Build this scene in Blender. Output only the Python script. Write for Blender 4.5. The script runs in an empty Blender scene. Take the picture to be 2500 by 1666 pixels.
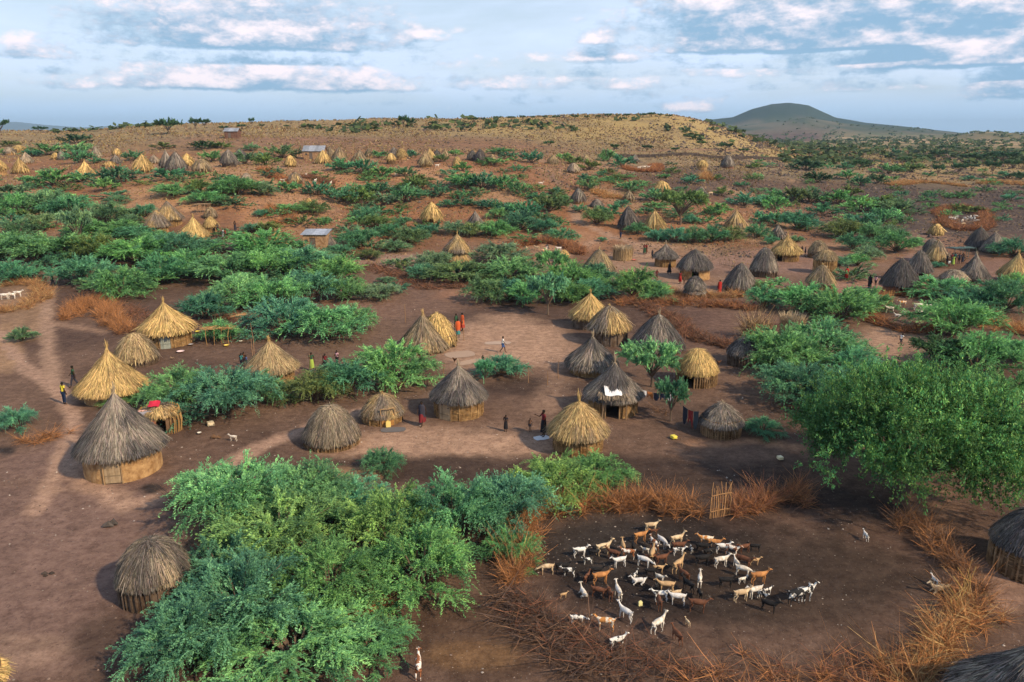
import bpy, bmesh, math, random
import numpy as np
from mathutils import Vector, Matrix
random.seed(7)
R = math.radians
S = bpy.context.scene
C = S.collection

# ------------------------------------------------------------------ camera
CAM_H = 19.0; PITCH = 15.0; F = 1925.0
cam_d = bpy.data.cameras.new('camera'); cam = bpy.data.objects.new('camera', cam_d); C.objects.link(cam)
cam.location = (0, 0, CAM_H); cam.rotation_euler = (R(90-PITCH), 0, 0)
cam_d.sensor_width = 36; cam_d.lens = F/2500*36; cam_d.clip_start = 0.3; cam_d.clip_end = 40000
S.camera = cam

# ------------------------------------------------------------------ sun, sky
SUN_EL = 36.0
SUN_AZ = math.atan2(0.80, -0.60)          # clockwise from +Y: behind the camera, to the right
sd = Vector((math.sin(SUN_AZ)*math.cos(R(SUN_EL)), math.cos(SUN_AZ)*math.cos(R(SUN_EL)), math.sin(R(SUN_EL))))
sl = bpy.data.lights.new('sun', 'SUN'); sl.energy = 5.0; sl.angle = R(1.8); sl.color = (1.0, 0.79, 0.53)
so = bpy.data.objects.new('sun', sl); C.objects.link(so); so.rotation_euler = sd.to_track_quat('Z', 'Y').to_euler()
S.view_settings.view_transform = 'Standard'; S.view_settings.look = 'None'
S.view_settings.exposure = 0.10; S.view_settings.gamma = 1.0
S.cycles.max_bounces = 5; S.cycles.diffuse_bounces = 2; S.cycles.glossy_bounces = 1; S.cycles.transmission_bounces = 2
S.cycles.transparent_max_bounces = 8; S.cycles.volume_bounces = 0
S.cycles.use_denoising = True; S.cycles.denoiser = 'OPENIMAGEDENOISE'
S.cycles.use_adaptive_sampling = True; S.cycles.adaptive_threshold = 0.02
S.cycles.caustics_reflective = False; S.cycles.caustics_refractive = False

def nodes_of(m):
    m.use_nodes = True
    return m.node_tree.nodes, m.node_tree.links

w = bpy.data.worlds.new('World'); S.world = w
N, L = nodes_of(w); N.clear()
def add(N, t, **k):
    n = N.new(t)
    for a, b in k.items(): setattr(n, a, b)
    return n
out = add(N, 'ShaderNodeOutputWorld'); bg = add(N, 'ShaderNodeBackground'); L.new(bg.outputs[0], out.inputs[0])
sky = add(N, 'ShaderNodeTexSky', sky_type='NISHITA', sun_disc=False)
sky.sun_elevation = R(SUN_EL); sky.sun_rotation = SUN_AZ; sky.air_density = 1.2; sky.dust_density = 1.0; sky.ozone_density = 2.5
SKY_K = 0.11
bg.inputs['Strength'].default_value = SKY_K
tc = add(N, 'ShaderNodeTexCoord'); nv = add(N, 'ShaderNodeVectorMath', operation='NORMALIZE'); L.new(tc.outputs['Generated'], nv.inputs[0])
sp = add(N, 'ShaderNodeSeparateXYZ'); L.new(nv.outputs[0], sp.inputs[0])
def M(op, a, b=None, c=None, clamp=False):
    n = add(N, 'ShaderNodeMath', operation=op); n.use_clamp = clamp
    for i, x in enumerate((a, b, c)):
        if x is None: continue
        if isinstance(x, (int, float)): n.inputs[i].default_value = x
        else: L.new(x, n.inputs[i])
    return n.outputs[0]
# azimuth (deg from +Y, clockwise) and elevation (deg)
az = M('MULTIPLY', M('ARCTAN2', sp.outputs[0], sp.outputs[1]), 57.2958)
el = M('MULTIPLY', M('ARCSINE', sp.outputs[2]), 57.2958)
def noise(scale, detail, rough, sx, sy, du=0.0, dv=0.0, dist=0.0, seed=0.0):
    cx = add(N, 'ShaderNodeCombineXYZ')
    L.new(M('MULTIPLY', M('ADD', az, du), sx), cx.inputs[0]); L.new(M('MULTIPLY', M('ADD', el, dv), sy), cx.inputs[1]); cx.inputs[2].default_value = seed
    n = add(N, 'ShaderNodeTexNoise'); n.inputs['Scale'].default_value = scale; n.inputs['Detail'].default_value = detail
    n.inputs['Roughness'].default_value = rough; n.inputs['Distortion'].default_value = dist
    L.new(cx.outputs[0], n.inputs['Vector']); return n.outputs['Fac']
# cumulus banks: (azimuth, elevation, half width, height above the flat base, weight)
CB = [(0,0,0,0,0)]
def azel(u, v):
    x = (u-1250)/F; y = (833-v)/F; p = R(PITCH)
    d = Vector((x, math.cos(p)+y*math.sin(p), -math.sin(p)+y*math.cos(p))).normalized()
    return math.degrees(math.atan2(d.x, d.y)), math.degrees(math.asin(d.z))
CB = [(620,112,330,120,1.0),(640,212,370,70,.95),(60,132,110,45,.7),(1010,95,130,40,.55),(1470,98,55,30,.75),(1330,212,420,45,.62),
      (1480,145,200,30,.7),(2050,112,390,200,1.35),(2420,150,290,120,1.2),(2250,40,330,90,1.1),(2140,212,420,30,.5),(1500,240,300,34,.42),(2440,232,80,85,.95),
      (1900,178,350,40,.6),(700,45,260,60,.45),(1680,265,80,28,.7),(1150,165,170,40,.4),(190,208,120,16,.5),(880,255,220,16,.4),(2250,150,170,60,.7),(1250,250,160,22,.4)]
tot = None
def bank(off):
    tot = None
    for (u, v, hw, hh, wt) in CB:
        a0, e0 = azel(u, v); hwd = hw*57.3/F; hhd = hh*57.3/F
        dx = M('DIVIDE', M('SUBTRACT', az, a0), hwd)
        dy = M('DIVIDE', M('SUBTRACT', M('ADD', el, off), e0), hhd)
        up = M('MAXIMUM', dy, 0.0); dn = M('MULTIPLY', M('MINIMUM', dy, 0.0), hhd/0.35)   # soft top, hard base
        r2 = M('ADD', M('MULTIPLY', dx, dx), M('ADD', M('MULTIPLY', up, up), M('MULTIPLY', dn, dn)))
        g = M('MULTIPLY', M('EXPONENT', M('MULTIPLY', r2, -0.75)), wt)
        tot = g if tot is None else M('MAXIMUM', tot, g)
    return tot
def density(off, k2=1.05):
    n1 = noise(1.0, 9, 0.60, 0.25, 0.58, dv=off, dist=0.1); n2 = noise(1.0, 8, 0.66, 0.85, 1.5, dv=off, seed=9.3)
    return M('ADD', M('ADD', M('MULTIPLY', M('SUBTRACT', n1, 0.5), 1.25), M('MULTIPLY', M('SUBTRACT', n2, 0.5), k2)), bank(off))
d0 = density(0.0); e0_ = density(0.0, .42); d1 = density(0.85, .42)
cov = add(N, 'ShaderNodeMapRange', interpolation_type='SMOOTHSTEP'); L.new(d0, cov.inputs[0]); cov.inputs[1].default_value = .28; cov.inputs[2].default_value = .78
lit = add(N, 'ShaderNodeMapRange', interpolation_type='SMOOTHSTEP'); L.new(M('SUBTRACT', e0_, d1), lit.inputs[0]); lit.inputs[1].default_value = -.10; lit.inputs[2].default_value = .42
cs = add(N, 'ShaderNodeMixRGB'); L.new(lit.outputs[0], cs.inputs[0])
K = 1.27/SKY_K
cs.inputs[1].default_value = (0.215*K, 0.37*K, 0.53*K, 1); cs.inputs[2].default_value = (0.86*K, 0.765*K, 0.80*K, 1)
# thin high veil
veil = noise(1.0, 5, 0.6, 0.06, 0.30, seed=3.7, dist=0.4)  # veil
vm = add(N, 'ShaderNodeMapRange'); L.new(veil, vm.inputs[0]); vm.inputs[1].default_value = .30; vm.inputs[2].default_value = .62; vm.inputs[3].default_value = .55; vm.inputs[4].default_value = .97
vmix = add(N, 'ShaderNodeMixRGB'); hi = add(N, 'ShaderNodeMapRange', interpolation_type='SMOOTHSTEP'); L.new(el, hi.inputs[0]); hi.inputs[1].default_value = 22; hi.inputs[2].default_value = 50; hi.inputs[3].default_value = 1; hi.inputs[4].default_value = .25
L.new(M('MULTIPLY', vm.outputs[0], hi.outputs[0]), vmix.inputs[0]); L.new(sky.outputs[0], vmix.inputs[1]); vmix.inputs[2].default_value = (0.58*K, 0.69*K, 0.86*K, 1)
# below the horizon band the air is bluer
hz = add(N, 'ShaderNodeMapRange', interpolation_type='SMOOTHSTEP'); L.new(el, hz.inputs[0]); hz.inputs[1].default_value = 0.0; hz.inputs[2].default_value = 3.6
hmix = add(N, 'ShaderNodeMixRGB'); L.new(hz.outputs[0], hmix.inputs[0]); hmix.inputs[1].default_value = (0.36*K, 0.53*K, 0.73*K, 1); L.new(vmix.outputs[0], hmix.inputs[2])
cm = add(N, 'ShaderNodeMixRGB'); L.new(M('MULTIPLY', cov.outputs[0], M('MULTIPLY', hi.outputs[0], 0.95)), cm.inputs[0]); L.new(hmix.outputs[0], cm.inputs[1]); L.new(cs.outputs[0], cm.inputs[2])
L.new(cm.outputs[0], bg.inputs['Color'])
w.cycles.sampling_method = 'MANUAL'; w.cycles.sample_map_resolution = 512

# ------------------------------------------------------------------ numpy noise
def _h(ix, iy, s):
    n = (ix.astype(np.int64)*374761393 + iy.astype(np.int64)*668265263 + s*1274126177) & 0xffffffff
    n = ((n ^ (n >> 13))*1274126177) & 0xffffffff
    return ((n ^ (n >> 16)) & 0xffff)/65535.0
def vnoise(x, y, s=0):
    x = np.asarray(x, float); y = np.asarray(y, float)
    ix = np.floor(x); iy = np.floor(y); fx = x-ix; fy = y-iy
    fx = fx*fx*(3-2*fx); fy = fy*fy*(3-2*fy)
    a = _h(ix, iy, s); b = _h(ix+1, iy, s); c = _h(ix, iy+1, s); d = _h(ix+1, iy+1, s)
    return (a*(1-fx)+b*fx)*(1-fy)+(c*(1-fx)+d*fx)*fy
def fbm(x, y, o=4, s=0):
    t = 0; a = .5; n = 0
    for i in range(o):
        t = t+a*vnoise(x*2**i+i*17.3, y*2**i-i*9.1, s+i); n += a; a *= .5
    return t/n

# ------------------------------------------------------------------ terrain
UC = np.array([-400, 100, 500, 1050, 1600, 2000, 2300, 2900.])
YK = np.array([0, 60, 100, 125, 150, 180, 210, 260, 330, 450, 600, 900, 1500, 2500, 3500, 5000, 9000, 16000.])
EK = np.array([
 [0,0,.2,3.4,5.6,7.5,9.3,12,15,18.2, 9,-20,-50,-60,-60,-60,-60,-60],
 [0,0,.3,3.8,6.5,8.2,9.7,12,15,18.3, 9,-20,-50,-60,-60,-60,-60,-60],
 [0,0,.5,4.0,8.0,10,11.6,15.5,18,22.4,12,-20,-50,-60,-60,-60,-60,-60],
 [0,0,0,.8,2.4,8.2,11.2,14,18,24.6, 14,-15,-40,-50,-50,-50,-60,-60],
 [0,0,0,.5,2.4,5.0,7.2,9.6,15.5,27.2, 20, 0,-10,0,0,-40,-60,-60],
 [0,0,0,0,.6,1.6,2.8,5.0,6.4,7.2, 6,4,0,0,0,-40,-60,-60],
 [0,0,0,0,.3,1.0,1.8,2.9,3.4,4.0, 4.5,4.5,4,2,0,-40,-60,-60],
 [0,0,0,0,.3,1.0,1.8,2.9,3.6,4.6, 6,7,8,4,2,-40,-60,-60]])
def herm(xk, yk_rows, x):   # smooth (monotone-ish) interpolation along the last axis, for every row
    i = np.clip(np.searchsorted(xk, x)-1, 0, len(xk)-2); t = np.clip((x-xk[i])/(xk[i+1]-xk[i]), 0, 1)
    d = np.diff(yk_rows, axis=1)/np.diff(xk)
    m = np.zeros_like(yk_rows); m[:, 1:-1] = np.where(d[:, 1:]*d[:, :-1] > 0, 2*d[:, 1:]*d[:, :-1]/(d[:, 1:]+d[:, :-1]+1e-9), 0)
    h = xk[i+1]-xk[i]
    return [(2*t**3-3*t**2+1)*r[i]+(t**3-2*t**2+t)*h*mm[i]+(-2*t**3+3*t**2)*r[i+1]+(t**3-t**2)*h*mm[i+1] for r, mm in zip(yk_rows, m)]
SIL = np.array([(1500,330),(1600,312),(1707,296),(1786,287),(1830,268),(1877,256),(1920,253),(1967,258),(2036,288),(2110,300),(2206,309),(2350,325),(2500,340)], float)
SIL2 = np.array([(1620,330),(1750,312),(1850,300),(1960,284),(2050,296),(2200,308),(2350,323),(2420,335)], float)
FARS = np.array([(-900,300),(-200,303),(40,298),(120,306),(200,312),(300,306),(420,308),(520,304),(640,311),(900,318),(1500,325),(2300,334),(3500,334)], float)
def vz(v, d):   # elevation of a point that shows at row v, d metres away
    return CAM_H-d*math.tan(R(PITCH)+0)+0*v if False else CAM_H-d*np.tan(R(PITCH)+np.arctan((np.asarray(v)-833.)/F))
def ground(x, y):
    x = np.asarray(x, float); y = np.asarray(y, float)
    yy = np.maximum(y, 8.0); u = 1250+F*x/(0.966*yy+5)
    u = np.clip(u, -900, 3400)
    rows = herm(YK, EK, np.clip(y, 0, 16000))
    ii = np.clip(np.searchsorted(UC, u)-1, 0, len(UC)-2); t = np.clip((u-UC[ii])/(UC[ii+1]-UC[ii]), 0, 1); t = t*t*(3-2*t)
    st = np.stack(rows); idx = np.indices(ii.shape)
    a = np.take_along_axis(st, ii[None], 0)[0]; b = np.take_along_axis(st, ii[None]+1, 0)[0]
    z = a*(1-t)+b*t
    amp = np.clip((y-70)/150, 0, 1)
    z = z+(fbm(x/38, y/38, 3, 5)-.5)*2.2*amp*np.clip((700-y)/300, .0, 1)+(fbm(x/9, y/9, 3, 9)-.5)*(.12+.5*amp)*np.clip((900-y)/300, 0, 1)
    g = lambda c, s: np.exp(-((y-c)/s)**2)
    far = g(3500, 600)*np.maximum(vz(np.interp(u, SIL[:, 0], SIL[:, 1]), 3500)-np.where(y > 2000, z, 15), 0)
    mid = g(2550, 430)*np.maximum(vz(np.interp(u, SIL2[:, 0], SIL2[:, 1])+4, 2550)-np.where(y > 1800, z, 15), 0)
    rg = (fbm(x/260, y/260, 5, 3)-.5)
    z = np.where(y > 1500, np.maximum(z, 15+np.maximum(far, mid)*(1+rg*.18)+rg*14*np.clip((far+mid)/30, 0, 1))*1.0, z)*1.0 if False else z+np.maximum(far, mid)*(1+rg*.12)
    s3 = np.interp(u, [2250, 2326, 2388, 2430, 2500, 2700, 2900], [0, 4, 12, 10, 7, 4, 0]); z = z+g(1500, 260)*s3*(1+rg*.3)
    z = z+g(11500, 900)*np.maximum(vz(np.interp(u, FARS[:, 0], FARS[:, 1]), 11500)+60, 0)*(1+.10*(fbm(x/700, y/900, 4, 8)-.5))
    return z
def gz(x, y): return float(ground(np.array([x]), np.array([y]))[0])
def ray(u, v):
    x = (u-1250)/F; t = (833-v)/F; p = R(PITCH)
    return x, math.cos(p)+t*math.sin(p), -math.sin(p)+t*math.cos(p)
_ts = np.concatenate([np.arange(20, 260, .5), np.arange(260, 700, 1.5), np.arange(700, 5000, 12)])
def at(u, v):
    dx, dy, dz = ray(u, v)
    g = ground(dx/dy*_ts, _ts); zr = CAM_H+dz/dy*_ts
    k = np.nonzero(zr <= g)[0]
    if len(k) == 0: k = [len(_ts)-1]
    i = k[0]; y0 = _ts[max(i-1, 0)]; y1 = _ts[i]
    for _ in range(12):
        ym = (y0+y1)/2
        if CAM_H+dz/dy*ym <= gz(dx/dy*ym, ym): y1 = ym
        else: y0 = ym
    return Vector((dx/dy*y1, y1, gz(dx/dy*y1, y1)))
def depth(p): return p.y*math.cos(R(PITCH))+(CAM_H-p.z)*math.sin(R(PITCH))
def ppm(p): return F/depth(p)
def height_at(p, v):            # z of the point above p that shows at row v
    d = p.y; dx, dy, dz = ray(1250, v)
    return CAM_H+dz/dy*d
def proj(x, y, z):
    p = R(PITCH); zc = y*math.cos(p)+(CAM_H-z)*math.sin(p); yc = (z-CAM_H)*math.cos(p)+y*math.sin(p)
    return 1250+F*x/zc, 833-F*yc/zc

# ------------------------------------------------------------------ object helpers
def tag(o, label=None, cat=None, group=None, kind=None):
    if label: o['label'] = label
    if cat: o['category'] = cat
    if group: o['group'] = group
    if kind: o['kind'] = kind
    return o
def link(name, me, mat, parent=None):
    o = bpy.data.objects.new(name, me); C.objects.link(o)
    if mat is not None and len(me.materials) == 0: me.materials.append(mat)
    if parent is not None: o.parent = parent
    return o
def empty(name, loc, rz=0.0, sc=1.0):
    o = bpy.data.objects.new(name, None); C.objects.link(o); o.location = loc; o.rotation_euler = (0, 0, rz)
    o.scale = (sc, sc, sc) if isinstance(sc, (int, float)) else sc
    o.empty_display_size = .2
    return o
def mesh_np(name, V, Fq, col=None, smooth=False):
    """V (n,3), Fq (m,4) or (m,3) ints; col (n,3) goes to the point attribute «tint»."""
    me = bpy.data.meshes.new(name); V = np.asarray(V, np.float32); Fq = np.asarray(Fq, np.int32); k = Fq.shape[1]
    me.vertices.add(len(V)); me.vertices.foreach_set('co', V.ravel())
    me.loops.add(Fq.size); me.loops.foreach_set('vertex_index', Fq.ravel())
    me.polygons.add(len(Fq)); me.polygons.foreach_set('loop_start', np.arange(0, Fq.size, k, dtype=np.int32))
    me.polygons.foreach_set('use_smooth', np.full(len(Fq), smooth))
    me.update(calc_edges=True)
    if col is not None:
        a = me.color_attributes.new('tint', 'FLOAT_COLOR', 'POINT'); c = np.ones((len(V), 4), np.float32); c[:, :3] = col
        a.data.foreach_set('color', c.ravel())
    return me
class Buf:
    """collects vertices and quads (with colours) for ONE mesh"""
    def __init__(s): s.v = []; s.f = []; s.c = []; s.n = 0
    def add(s, V, Fq, col=(1, 1, 1)):
        V = np.asarray(V, float).reshape(-1, 3); Fq = np.asarray(Fq, int)
        if Fq.shape[1] == 3: Fq = np.concatenate([Fq, Fq[:, 2:3]], 1)
        s.v.append(V); s.f.append(Fq+s.n); c = np.asarray(col, float)
        s.c.append(np.broadcast_to(c, (len(V), 3)) if c.ndim == 1 else c); s.n += len(V); return s
    def box(s, c, d, rz=0.0, col=(1, 1, 1)):
        x, y, z = [q/2 for q in d]
        V = np.array([(-x,-y,-z),(x,-y,-z),(x,y,-z),(-x,y,-z),(-x,-y,z),(x,-y,z),(x,y,z),(-x,y,z)])
        cr, sr = math.cos(rz), math.sin(rz); V = np.stack([V[:, 0]*cr-V[:, 1]*sr, V[:, 0]*sr+V[:, 1]*cr, V[:, 2]], 1)+np.array(c)
        return s.add(V, [(0,3,2,1),(4,5,6,7),(0,1,5,4),(1,2,6,5),(2,3,7,6),(3,0,4,7)], col)
    def tube(s, pts, r, n=5, col=(1, 1, 1)):
        pts = np.asarray(pts, float); m = len(pts); r = np.broadcast_to(np.asarray(r, float), (m,))
        t = np.gradient(pts, axis=0); t /= np.linalg.norm(t, axis=1, keepdims=True)+1e-9
        up = np.where(np.abs(t[:, 2:3]) > .9, np.array([[1., 0, 0]]), np.array([[0, 0, 1.]]))
        a = np.cross(t, up); a /= np.linalg.norm(a, axis=1, keepdims=True)+1e-9; b = np.cross(t, a)
        th = np.arange(n)/n*2*math.pi
        V = (pts[:, None]+r[:, None, None]*(a[:, None]*np.cos(th)[None, :, None]+b[:, None]*np.sin(th)[None, :, None])).reshape(-1, 3)
        f = [(i*n+j, i*n+(j+1) % n, (i+1)*n+(j+1) % n, (i+1)*n+j) for i in range(m-1) for j in range(n)]
        return s.add(V, f, col)
    def lathe(s, prof, n=24, col=(1, 1, 1), a0=0.0, a1=2*math.pi, jit=0.0, rng=None):
        prof = np.asarray(prof, float); m = len(prof); full = abs(a1-a0-2*math.pi) < 1e-6
        k = n if full else n+1; th = a0+(a1-a0)*np.arange(k)/n
        rr = prof[:, 0][:, None]*np.ones(k)[None]
        if jit and rng is not None: rr = rr*(1+jit*(rng.random((m, k))-.5))
        V = np.stack([rr*np.cos(th), rr*np.sin(th), prof[:, 1][:, None]*np.ones(k)[None]], 2).reshape(-1, 3)
        f = [(i*k+j, i*k+(j+1) % k, (i+1)*k+(j+1) % k, (i+1)*k+j) for i in range(m-1) for j in range(n)]
        return s.add(V, f, col)
    def blades(s, P, D, W, col, bend=None, Nn=None):
        """flat strips: P start, D vector, W half-width vector, optional bend vector added at mid and tip"""
        n = len(P); b = np.zeros_like(P) if bend is None else bend
        V = np.stack([P-W, P+W, P+D*.55+b*.35+W*.9, P+D*.55+b*.35-W*.9, P+D+b+W*.35, P+D+b-W*.35], 1).reshape(-1, 3)
        i = np.arange(n)[:, None]*6
        f = np.concatenate([i+np.array([[0, 1, 2, 3]]), i+np.array([[3, 2, 4, 5]])])
        return s.add(V, f, np.repeat(col, 6, axis=0))
    def quads(s, Cn, A, B, col):
        n = len(Cn); V = np.stack([Cn-A-B, Cn+A-B, Cn+A+B, Cn-A+B], 1).reshape(-1, 3); i = np.arange(n)[:, None]*4
        return s.add(V, i+np.array([[0, 1, 2, 3]]), np.repeat(col, 4, axis=0))
    def mesh(s, name, smooth=False):
        return mesh_np(name, np.concatenate(s.v), np.concatenate(s.f), np.concatenate(s.c), smooth)
    def build(s, name, mat, parent=None, smooth=False):
        return link(name, s.mesh(name, smooth), mat, parent)

# ------------------------------------------------------------------ materials
def mat(name, base=(1, 1, 1), rough=.9, attr=True, noise_amt=.0, nscale=3.0, bump=0.0, bscale=30.0, trans=0.0, objtint=False, spec=.2, metal=0.0, dark=(.4, .4, .4)):
    m = bpy.data.materials.new(name); n, l = nodes_of(m); b = n['Principled BSDF']
    b.inputs['Roughness'].default_value = rough; b.inputs['Specular IOR Level'].default_value = spec; b.inputs['Metallic'].default_value = metal
    rgb = n.new('ShaderNodeRGB'); rgb.outputs[0].default_value = (*base, 1); c = rgb.outputs[0]
    def mul(c, o):
        x = n.new('ShaderNodeMixRGB'); x.blend_type = 'MULTIPLY'; x.inputs[0].default_value = 1; l.new(c, x.inputs[1]); l.new(o, x.inputs[2]); return x.outputs[0]
    if attr:
        a = n.new('ShaderNodeAttribute'); a.attribute_name = 'tint'; c = mul(c, a.outputs['Color'])
    if objtint:
        oi = n.new('ShaderNodeObjectInfo'); c = mul(c, oi.outputs['Color'])
    if noise_amt or bump:
        t = n.new('ShaderNodeTexCoord')
    if noise_amt:
        q = n.new('ShaderNodeTexNoise'); q.inputs['Scale'].default_value = nscale; q.inputs['Detail'].default_value = 5; q.inputs['Roughness'].default_value = .65; l.new(t.outputs['Object'], q.inputs['Vector'])
        mr = n.new('ShaderNodeMapRange'); mr.inputs[1].default_value = .35; mr.inputs[2].default_value = .65; mr.inputs[3].default_value = 0; mr.inputs[4].default_value = noise_amt; l.new(q.outputs['Fac'], mr.inputs[0])
        x = n.new('ShaderNodeMixRGB'); x.blend_type = 'MULTIPLY'; l.new(mr.outputs[0], x.inputs[0]); l.new(c, x.inputs[1]); x.inputs[2].default_value = (*dark, 1); c = x.outputs[0]
    l.new(c, b.inputs['Base Color'])
    if bump:
        q = n.new('ShaderNodeTexNoise'); q.inputs['Scale'].default_value = bscale; q.inputs['Detail'].default_value = 6; l.new(t.outputs['Object'], q.inputs['Vector'])
        bp = n.new('ShaderNodeBump'); bp.inputs['Strength'].default_value = bump; bp.inputs['Distance'].default_value = .05; l.new(q.outputs['Fac'], bp.inputs['Height']); l.new(bp.outputs[0], b.inputs['Normal'])
    if trans:
        o = n['Material Output']; tr = n.new('ShaderNodeBsdfTranslucent'); l.new(c, tr.inputs['Color']); mx = n.new('ShaderNodeMixShader'); mx.inputs[0].default_value = trans
        l.new(b.outputs[0], mx.inputs[1]); l.new(tr.outputs[0], mx.inputs[2]); l.new(mx.outputs[0], o.inputs['Surface'])
    return m
M_THATCH = mat('thatch', rough=.85, spec=.15)
M_WALL = mat('hut_wall', rough=.95, noise_amt=1.0, nscale=2.4, bump=.7, bscale=12, dark=(.46, .38, .33))
M_WOOD = mat('weathered_wood', rough=.9, noise_amt=.6, nscale=4, dark=(.5, .45, .4))
M_LEAF = mat('leaf', rough=.6, trans=.3, objtint=True, spec=.25)
M_BARK = mat('bark', rough=.95)
M_TWIG = mat('dry_twig', rough=.9, spec=.1)
M_TIN = mat('corrugated_tin', rough=.45, spec=.5, metal=.5, noise_amt=.5, nscale=2)
M_CLOTH = mat('cloth', rough=.95, spec=.05)
M_SKIN = mat('skin', rough=.55, spec=.35)
M_PLAIN = mat('plain_object', rough=.5, spec=.4)
M_ROCK = mat('rock', rough=.95, noise_amt=.6, nscale=3)
# ------------------------------------------------------------------ the ground sheet
def proj_np(x, y, z):
    p = R(PITCH); zc = np.maximum(y*math.cos(p)+(CAM_H-z)*math.sin(p), 1); yc = (z-CAM_H)*math.cos(p)+y*math.sin(p)
    return 1250+F*x/zc, 833-F*yc/zc
def seg_dist(X, Y, pts):
    d = np.full(X.shape, 1e9)
    for (x0, y0), (x1, y1) in zip(pts[:-1], pts[1:]):
        vx, vy = x1-x0, y1-y0; L2 = vx*vx+vy*vy+1e-9
        t = np.clip(((X-x0)*vx+(Y-y0)*vy)/L2, 0, 1); d = np.minimum(d, np.hypot(X-x0-t*vx, Y-y0-t*vy))
    return d
def sstep(x, a, b):
    t = np.clip((x-a)/(b-a), 0, 1); return t*t*(3-2*t)
rows = np.concatenate([np.linspace(-60, 14, 16), 18*np.exp(np.linspace(0, math.log(16000/18), 620))])
cols = np.concatenate([-1.55-np.array([.9, .4, .15])[:]*1, np.linspace(-1.5, 1.5, 560)[:], [1.7, 2.0, 2.5]])
cols = np.sort(cols)
# horizontal spread: s * (y*0.75 + 20)
Yg, Sg = np.meshgrid(rows, cols, indexing='ij')
Xg = Sg*(np.maximum(Yg, 0)*.52+22)
Zg = ground(Xg, Yg)
Ug, Vg = proj_np(Xg, np.maximum(Yg, 5), Zg)
n1 = fbm(Xg/3.1, Yg/3.1, 4, 21); n2 = fbm(Xg/14, Yg/14, 4, 31); n3 = fbm(Xg/.9, Yg/.9, 3, 41); n4 = fbm(Xg/60, Yg/60, 3, 51)
def blend(c, col, m): return c*(1-m[..., None])+np.array(col)*m[..., None]
EARTH = (.142, .090, .066); PATH = (.330, .212, .148); LITTER = (.052, .035, .029); RUST = (.27, .130, .066); DUNG = (.023, .0185, .018)
GRASS = (.36, .265, .115); ROCKC = (.070, .052, .048)
col = np.ones(Xg.shape+(3,))*np.array(EARTH)
col = blend(col, (.078, .049, .039), sstep(n2, .40, .58)*.85*(1-sstep(Vg, 1150, 1500)*.5))
slope_o = sstep(Yg, 95, 150)*(1-sstep(Yg, 300, 420))
col = blend(col, RUST, slope_o*sstep(n2+.25*n1, .40, .70)*.95)
col = blend(col, (.38, .225, .130), slope_o*sstep(1-n2, .5, .68)*.7)
# dark lava ground on the right slope
rm = sstep(Ug, 1850, 2150)*sstep(Vg, 395, 425)*(1-sstep(Vg, 560, 610))
rm = np.maximum(rm, sstep(Ug, 1480, 1600)*sstep(Vg, 400, 415)*(1-sstep(Vg, 470, 520))*.8)
col = blend(col, ROCKC, rm*sstep(n2+.3*n1, .30, .52))
# the hills: yellow grass with dark stone, redder at the foot
hm = sstep(Yg, 215, 270)*(1-sstep(Yg, 1200, 1500))
col = blend(col, (.255, .195, .105), hm*.9)
hill_y = sstep(Yg, 290, 340)*(1-sstep(Yg, 600, 800))
col = blend(col, GRASS, hill_y*sstep(n2*.6+n4*.55, .36, .56)*np.clip(.45+sstep(Ug, 900, 1500)*1.3, 0, 1))
col = blend(col, (.21, .105, .062), hm*sstep(Ug, 560, 760)*(1-sstep(Ug, 1250, 1500))*(1-sstep(Yg, 270, 320))*.8)
val = sstep(Yg, 330, 460)*sstep(Ug, 1980, 2080)*(1-sstep(Yg, 2000, 2400))
col = blend(col, (.20, .165, .085), val*.8); col = blend(col, (.10, .115, .052), val*sstep(n4*.5+n2*.5, .46, .56)*.9)
col = blend(col, (.42, .30, .17), val*sstep(fbm(Xg/150, Yg/500, 3, 77), .60, .66)*.9)
mt = sstep(Yg, 1900, 2300); far_n = fbm(Xg/120, Yg/300, 4, 61)
mcol = blend(np.ones(Xg.shape+(3,))*np.array((.12, .11, .075)), (.045, .066, .040), sstep(far_n, .38, .58))
mcol = blend(mcol, (.018, .042, .032), sstep(Yg, 2900, 3100)*.92)
col = col*(1-mt[..., None])+mcol*mt[..., None]
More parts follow.
